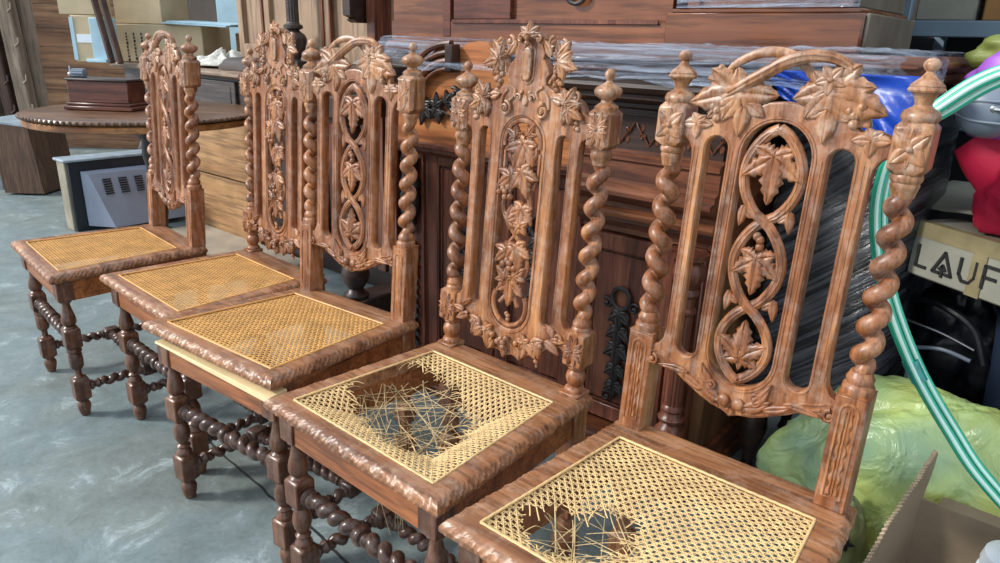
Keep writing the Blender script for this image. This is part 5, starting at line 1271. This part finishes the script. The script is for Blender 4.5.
# ------------------------------------------------------------------ striped hose
hz = empty('striped_hose', (-.17, 1.3, .80), 0, 'coil of green and white striped hose looping behind the right post of the nearest chair', 'hose')
base = [(.62, 2.34, 1.215), (.50, 2.20, 1.20), (.30, 1.62, 1.15), (.10, 1.33, 1.135), (-.02, 1.31, 1.130), (-.14, 1.27, 1.095), (-.205, 1.255, 1.045), (-.252, 1.25, .98), (-.266, 1.25, .905), (-.257, 1.25, .83), (-.230, 1.25, .745), (-.196, 1.25, .675), (-.153, 1.26, .60), (-.098, 1.27, .525), (-.04, 1.28, .455), (.05, 1.30, .38), (.16, 1.34, .335), (.30, 1.44, .20), (.34, 1.62, .03), (.30, 1.66, .012)]
offs = ((0, 0), (.013, .004), (.006, -.011))
for q, (dx, dy) in enumerate(offs):
    path = smooth_path([(x + dx - .17 * 0, y + dy, z + dx * (1.0 if z > 1.04 else .4) * (-1 if z > 1.0 else 1)) for x, y, z in base], 7)
    mb = MB(); mb.tube([Vector(p) - Vector((-.17, 1.3, .80)) for p in path], .0068, n=12); o = mb.build('hose_strand', M['hose'], hz)
    mb = MB()
    mb.tube([Vector(p) - Vector((-.17, 1.3, .80)) + Vector((.0008, -.0040, .0015)) for p in path], .0037, n=8); mb.build('white_stripe', M['hosew'], o)
i0 = smooth_path(base, 7)[81:85]
mb = MB(); mb.tube([Vector(p) - Vector((-.17, 1.3, .80)) + Vector((.006, -.002, .0)) for p in i0], .0150, n=14, flat=.85); mb.build('tape_band', M['gtape'], hz)
# ------------------------------------------------------------------ folded fabric things at the right edge
hp = empty('folded_fabric_roll', (-.108, 1.775, .885), 0, 'bundle of crimson, purple and olive fabric with a grey plastic joint, right edge', 'fabric bundle')
hp.scale = (1.25, 1.25, 1.25)
blob('crimson_cloth', M['red'], (.035, .0, -.012), (.095, .10, .112), None, None, 2, .25, 2.0, par=hp, fine=.08)
q = MB()
def roll(u, v):
    a = 2 * PI * u; t = v; c = Vector((-.075 + .20 * t, 0, .06 - .20 * t)); r = .050 + .012 * math.sin(t * 5) + .006 * noise.noise(Vector((math.cos(a) * 2, math.sin(a) * 2, t * 4)))
    return tuple(c + Vector((.707, 0, .707)) * (r * math.cos(a)) + Vector((0, 1, 0)) * (r * math.sin(a)))
q.grid(roll, 32, 24, wrap_u=True); q.build('crimson_sleeve', M['red'], hp, angle=180)
blob('purple_cloth', M['purple'], (.002, .005, .118), (.112, .080, .090), None, None, 4, .2, 2.0, par=hp, fine=.06)
blob('olive_cloth', M['olive'], (.00, .12, .185), (.13, .07, .045), None, None, 6, .2, 2.0, par=hp, fine=.05)
mb = MB(); mb.ball((0, 0, 0), .046, sx=1.0, sy=.8, sz=.92, n=24, m=16)
mb.box(-.01, .10, -.025, .025, -.028, .024, bev=.012)
for s in (-1, 1): mb.tube(smooth_path([(-.045, -.012, s * .006), (-.02, -.030, s * .014), (.02, -.036, s * .016), (.06, -.030, s * .018)], 4), .0022, n=6)
jn = mb.build('grey_joint', M['gplas'], hp); jn.location = (-.065, -.075, .100)
mb = MB(); mb.tube([(.01, -.036, .004), (.03, -.040, .003), (.05, -.036, .001)], .003, n=6); mb.ball((.008, -.034, .004), .007, sy=.4); mb.build('metal_pin', M['steel'], jn)
blob('mesh_net', M['maroon'], (-.36, 2.42, .990), (.11, .08, .050), 'crumpled maroon netting behind the finial of the nearest chair', 'netting', 7, .3, 3, fine=.2)
blob('clear_plastic_bag', M['clear'], (-.34, 2.46, 1.068), (.09, .07, .038), 'clear plastic bag on top of the maroon netting', 'bag', 9, .3, 3, fine=.15)
# ------------------------------------------------------------------ torn open cardboard box
ob = empty('torn_cardboard_box', (.05, 1.29, 0), 0, 'open torn brown cardboard box in the lower right corner', 'cardboard box')
OO = (-.05, -1.29, 0)
mb = MB(); mb.box(-.165, .25, 1.19, 1.385, .0, .006); up(mb, 'bottom', M['carton_dk'], ob, OO)
mb = MB(); mb.box(-.115, .25, 1.384, 1.390, .006, .318); mb.box(-.085, .25, 1.390, 1.425, .310, .316); up(mb, 'back_wall', M['carton_dk'], ob, OO)
mb = MB(); mb.box(-.17, .25, 1.19, 1.196, .006, .20); up(mb, 'front_wall', M['carton_dk'], ob, OO)
top = [(1.19, .17), (1.215, .205), (1.24, .235), (1.262, .262), (1.285, .300), (1.31, .322), (1.335, .352), (1.36, .372), (1.375, .395), (1.390, .402), (1.397, .418), (1.404, .408), (1.402, .385), (1.398, .36), (1.390, .33), (1.388, .006), (1.19, .006)]
def tx(y, z): return -.178 + .060 * (y - 1.19) / .2 - .10 * max(0, z - .30) * 0
mb = MB(); n = len(top)
vs = [(tx(y, z), y, z) for y, z in top] + [(tx(y, z) + .006, y, z) for y, z in top]
mb.add(vs, [tuple(range(n)), tuple(range(2 * n - 1, n - 1, -1))] + [(i, i + n, (i + 1) % n + n, (i + 1) % n) for i in range(n)])
sw = up(mb, 'torn_side_wall', M['carton_dk'], ob, OO)
mb = MB()
for (a, b) in zip(top[:10], top[1:11]):
    for k in range(5):
        t = k / 5; y = a[0] + (b[0] - a[0]) * t; z = a[1] + (b[1] - a[1]) * t; x = tx(y, z); mb.tube([(x - .0005, y, z - .003), (x + .0065, y, z + .002)], .0026, n=5)
mb.build('corrugated_edge', M['flute'], sw)
wp = empty('white_plastic_cup', (.050, 1.29, .007), 0, 'white rounded plastic cup inside the torn cardboard box', 'cup')
mb = MB(); mb.lathe([(.036, 0), (.040, .004), (.046, .20), (.052, .275), (.056, .305), (.052, .322), (.036, .332), (.005, .334)], n=28); up(mb, 'cup_body', M['white'], wp, (0, 0, 0))
mb = MB(); mb.lathe([(.052, .272), (.058, .277), (.058, .286), (.054, .290)], n=28); up(mb, 'rim', M['white'], wp, (0, 0, 0))
# small printed bag lying in front
pb = empty('printed_bag', (-.245, 1.365, .0), .3, 'small olive plastic bag with dark letters, between the torn box and the big bag', 'bag')
blob('bag_body', plain('printed film', (138, 146, 100), rough=.25, var=.3, scale=14), (0, .0, .125), (.062, .028, .165), None, None, 12, .2, 2.4, par=pb, fine=.08)
vs, fs = text_mesh('PSC', .030, .0012); mb = MB(); mb.add(vs, fs); o = mb.build('dark_letters', M['ink'], pb, smooth=False); o.location = (-.03, -.034, .205); o.rotation_euler = (0, .7, 0)
mb = MB()
for a in range(5):
    t = a * 2 * PI / 5; mb.petal(.02, .185, t, .020, .005, -.031, .002)
mb.build('dark_print', M['ink'], pb)
# ------------------------------------------------------------------ camera, light, view
cam = bpy.data.cameras.new('camera'); co = bpy.data.objects.new('camera', cam); COL.objects.link(co)
cam.sensor_width = 36; cam.lens = 705.75 * 36 / 1000; cam.clip_start = .05; cam.clip_end = 200
Rv = Vector((.7586853, .6509146, .02658575)); Dv = Vector((.22979551, -.22920978, -.94586304)); Fv = Vector((-.60958235, .72372167, -.32347534))
mt = Matrix(((Rv.x, -Dv.x, -Fv.x, 0), (Rv.y, -Dv.y, -Fv.y, 0), (Rv.z, -Dv.z, -Fv.z, 1.114), (0, 0, 0, 1)))
co.matrix_world = mt; scene.camera = co
w = bpy.data.worlds.new('sky'); scene.world = w; w.use_nodes = True; bg = w.node_tree.nodes['Background']
bg.inputs[0].default_value = (.80, .90, 1.0, 1); bg.inputs[1].default_value = 1.15
def sun(name, d, e, col, ang):
    l = bpy.data.lights.new(name, 'SUN'); l.energy = e; l.color = col; l.angle = math.radians(ang)
    o = bpy.data.objects.new(name, l); COL.objects.link(o); o.rotation_euler = Vector(d).to_track_quat('-Z', 'Y').to_euler(); return o
sun('sun', (.62, .62, -.55), 3.4, (1, .96, .90), 10)
scene.view_settings.view_transform = 'Standard'; scene.view_settings.look = 'None'
scene.view_settings.gamma = 1; scene.view_settings.exposure = .12; scene.view_settings.use_curve_mapping = False
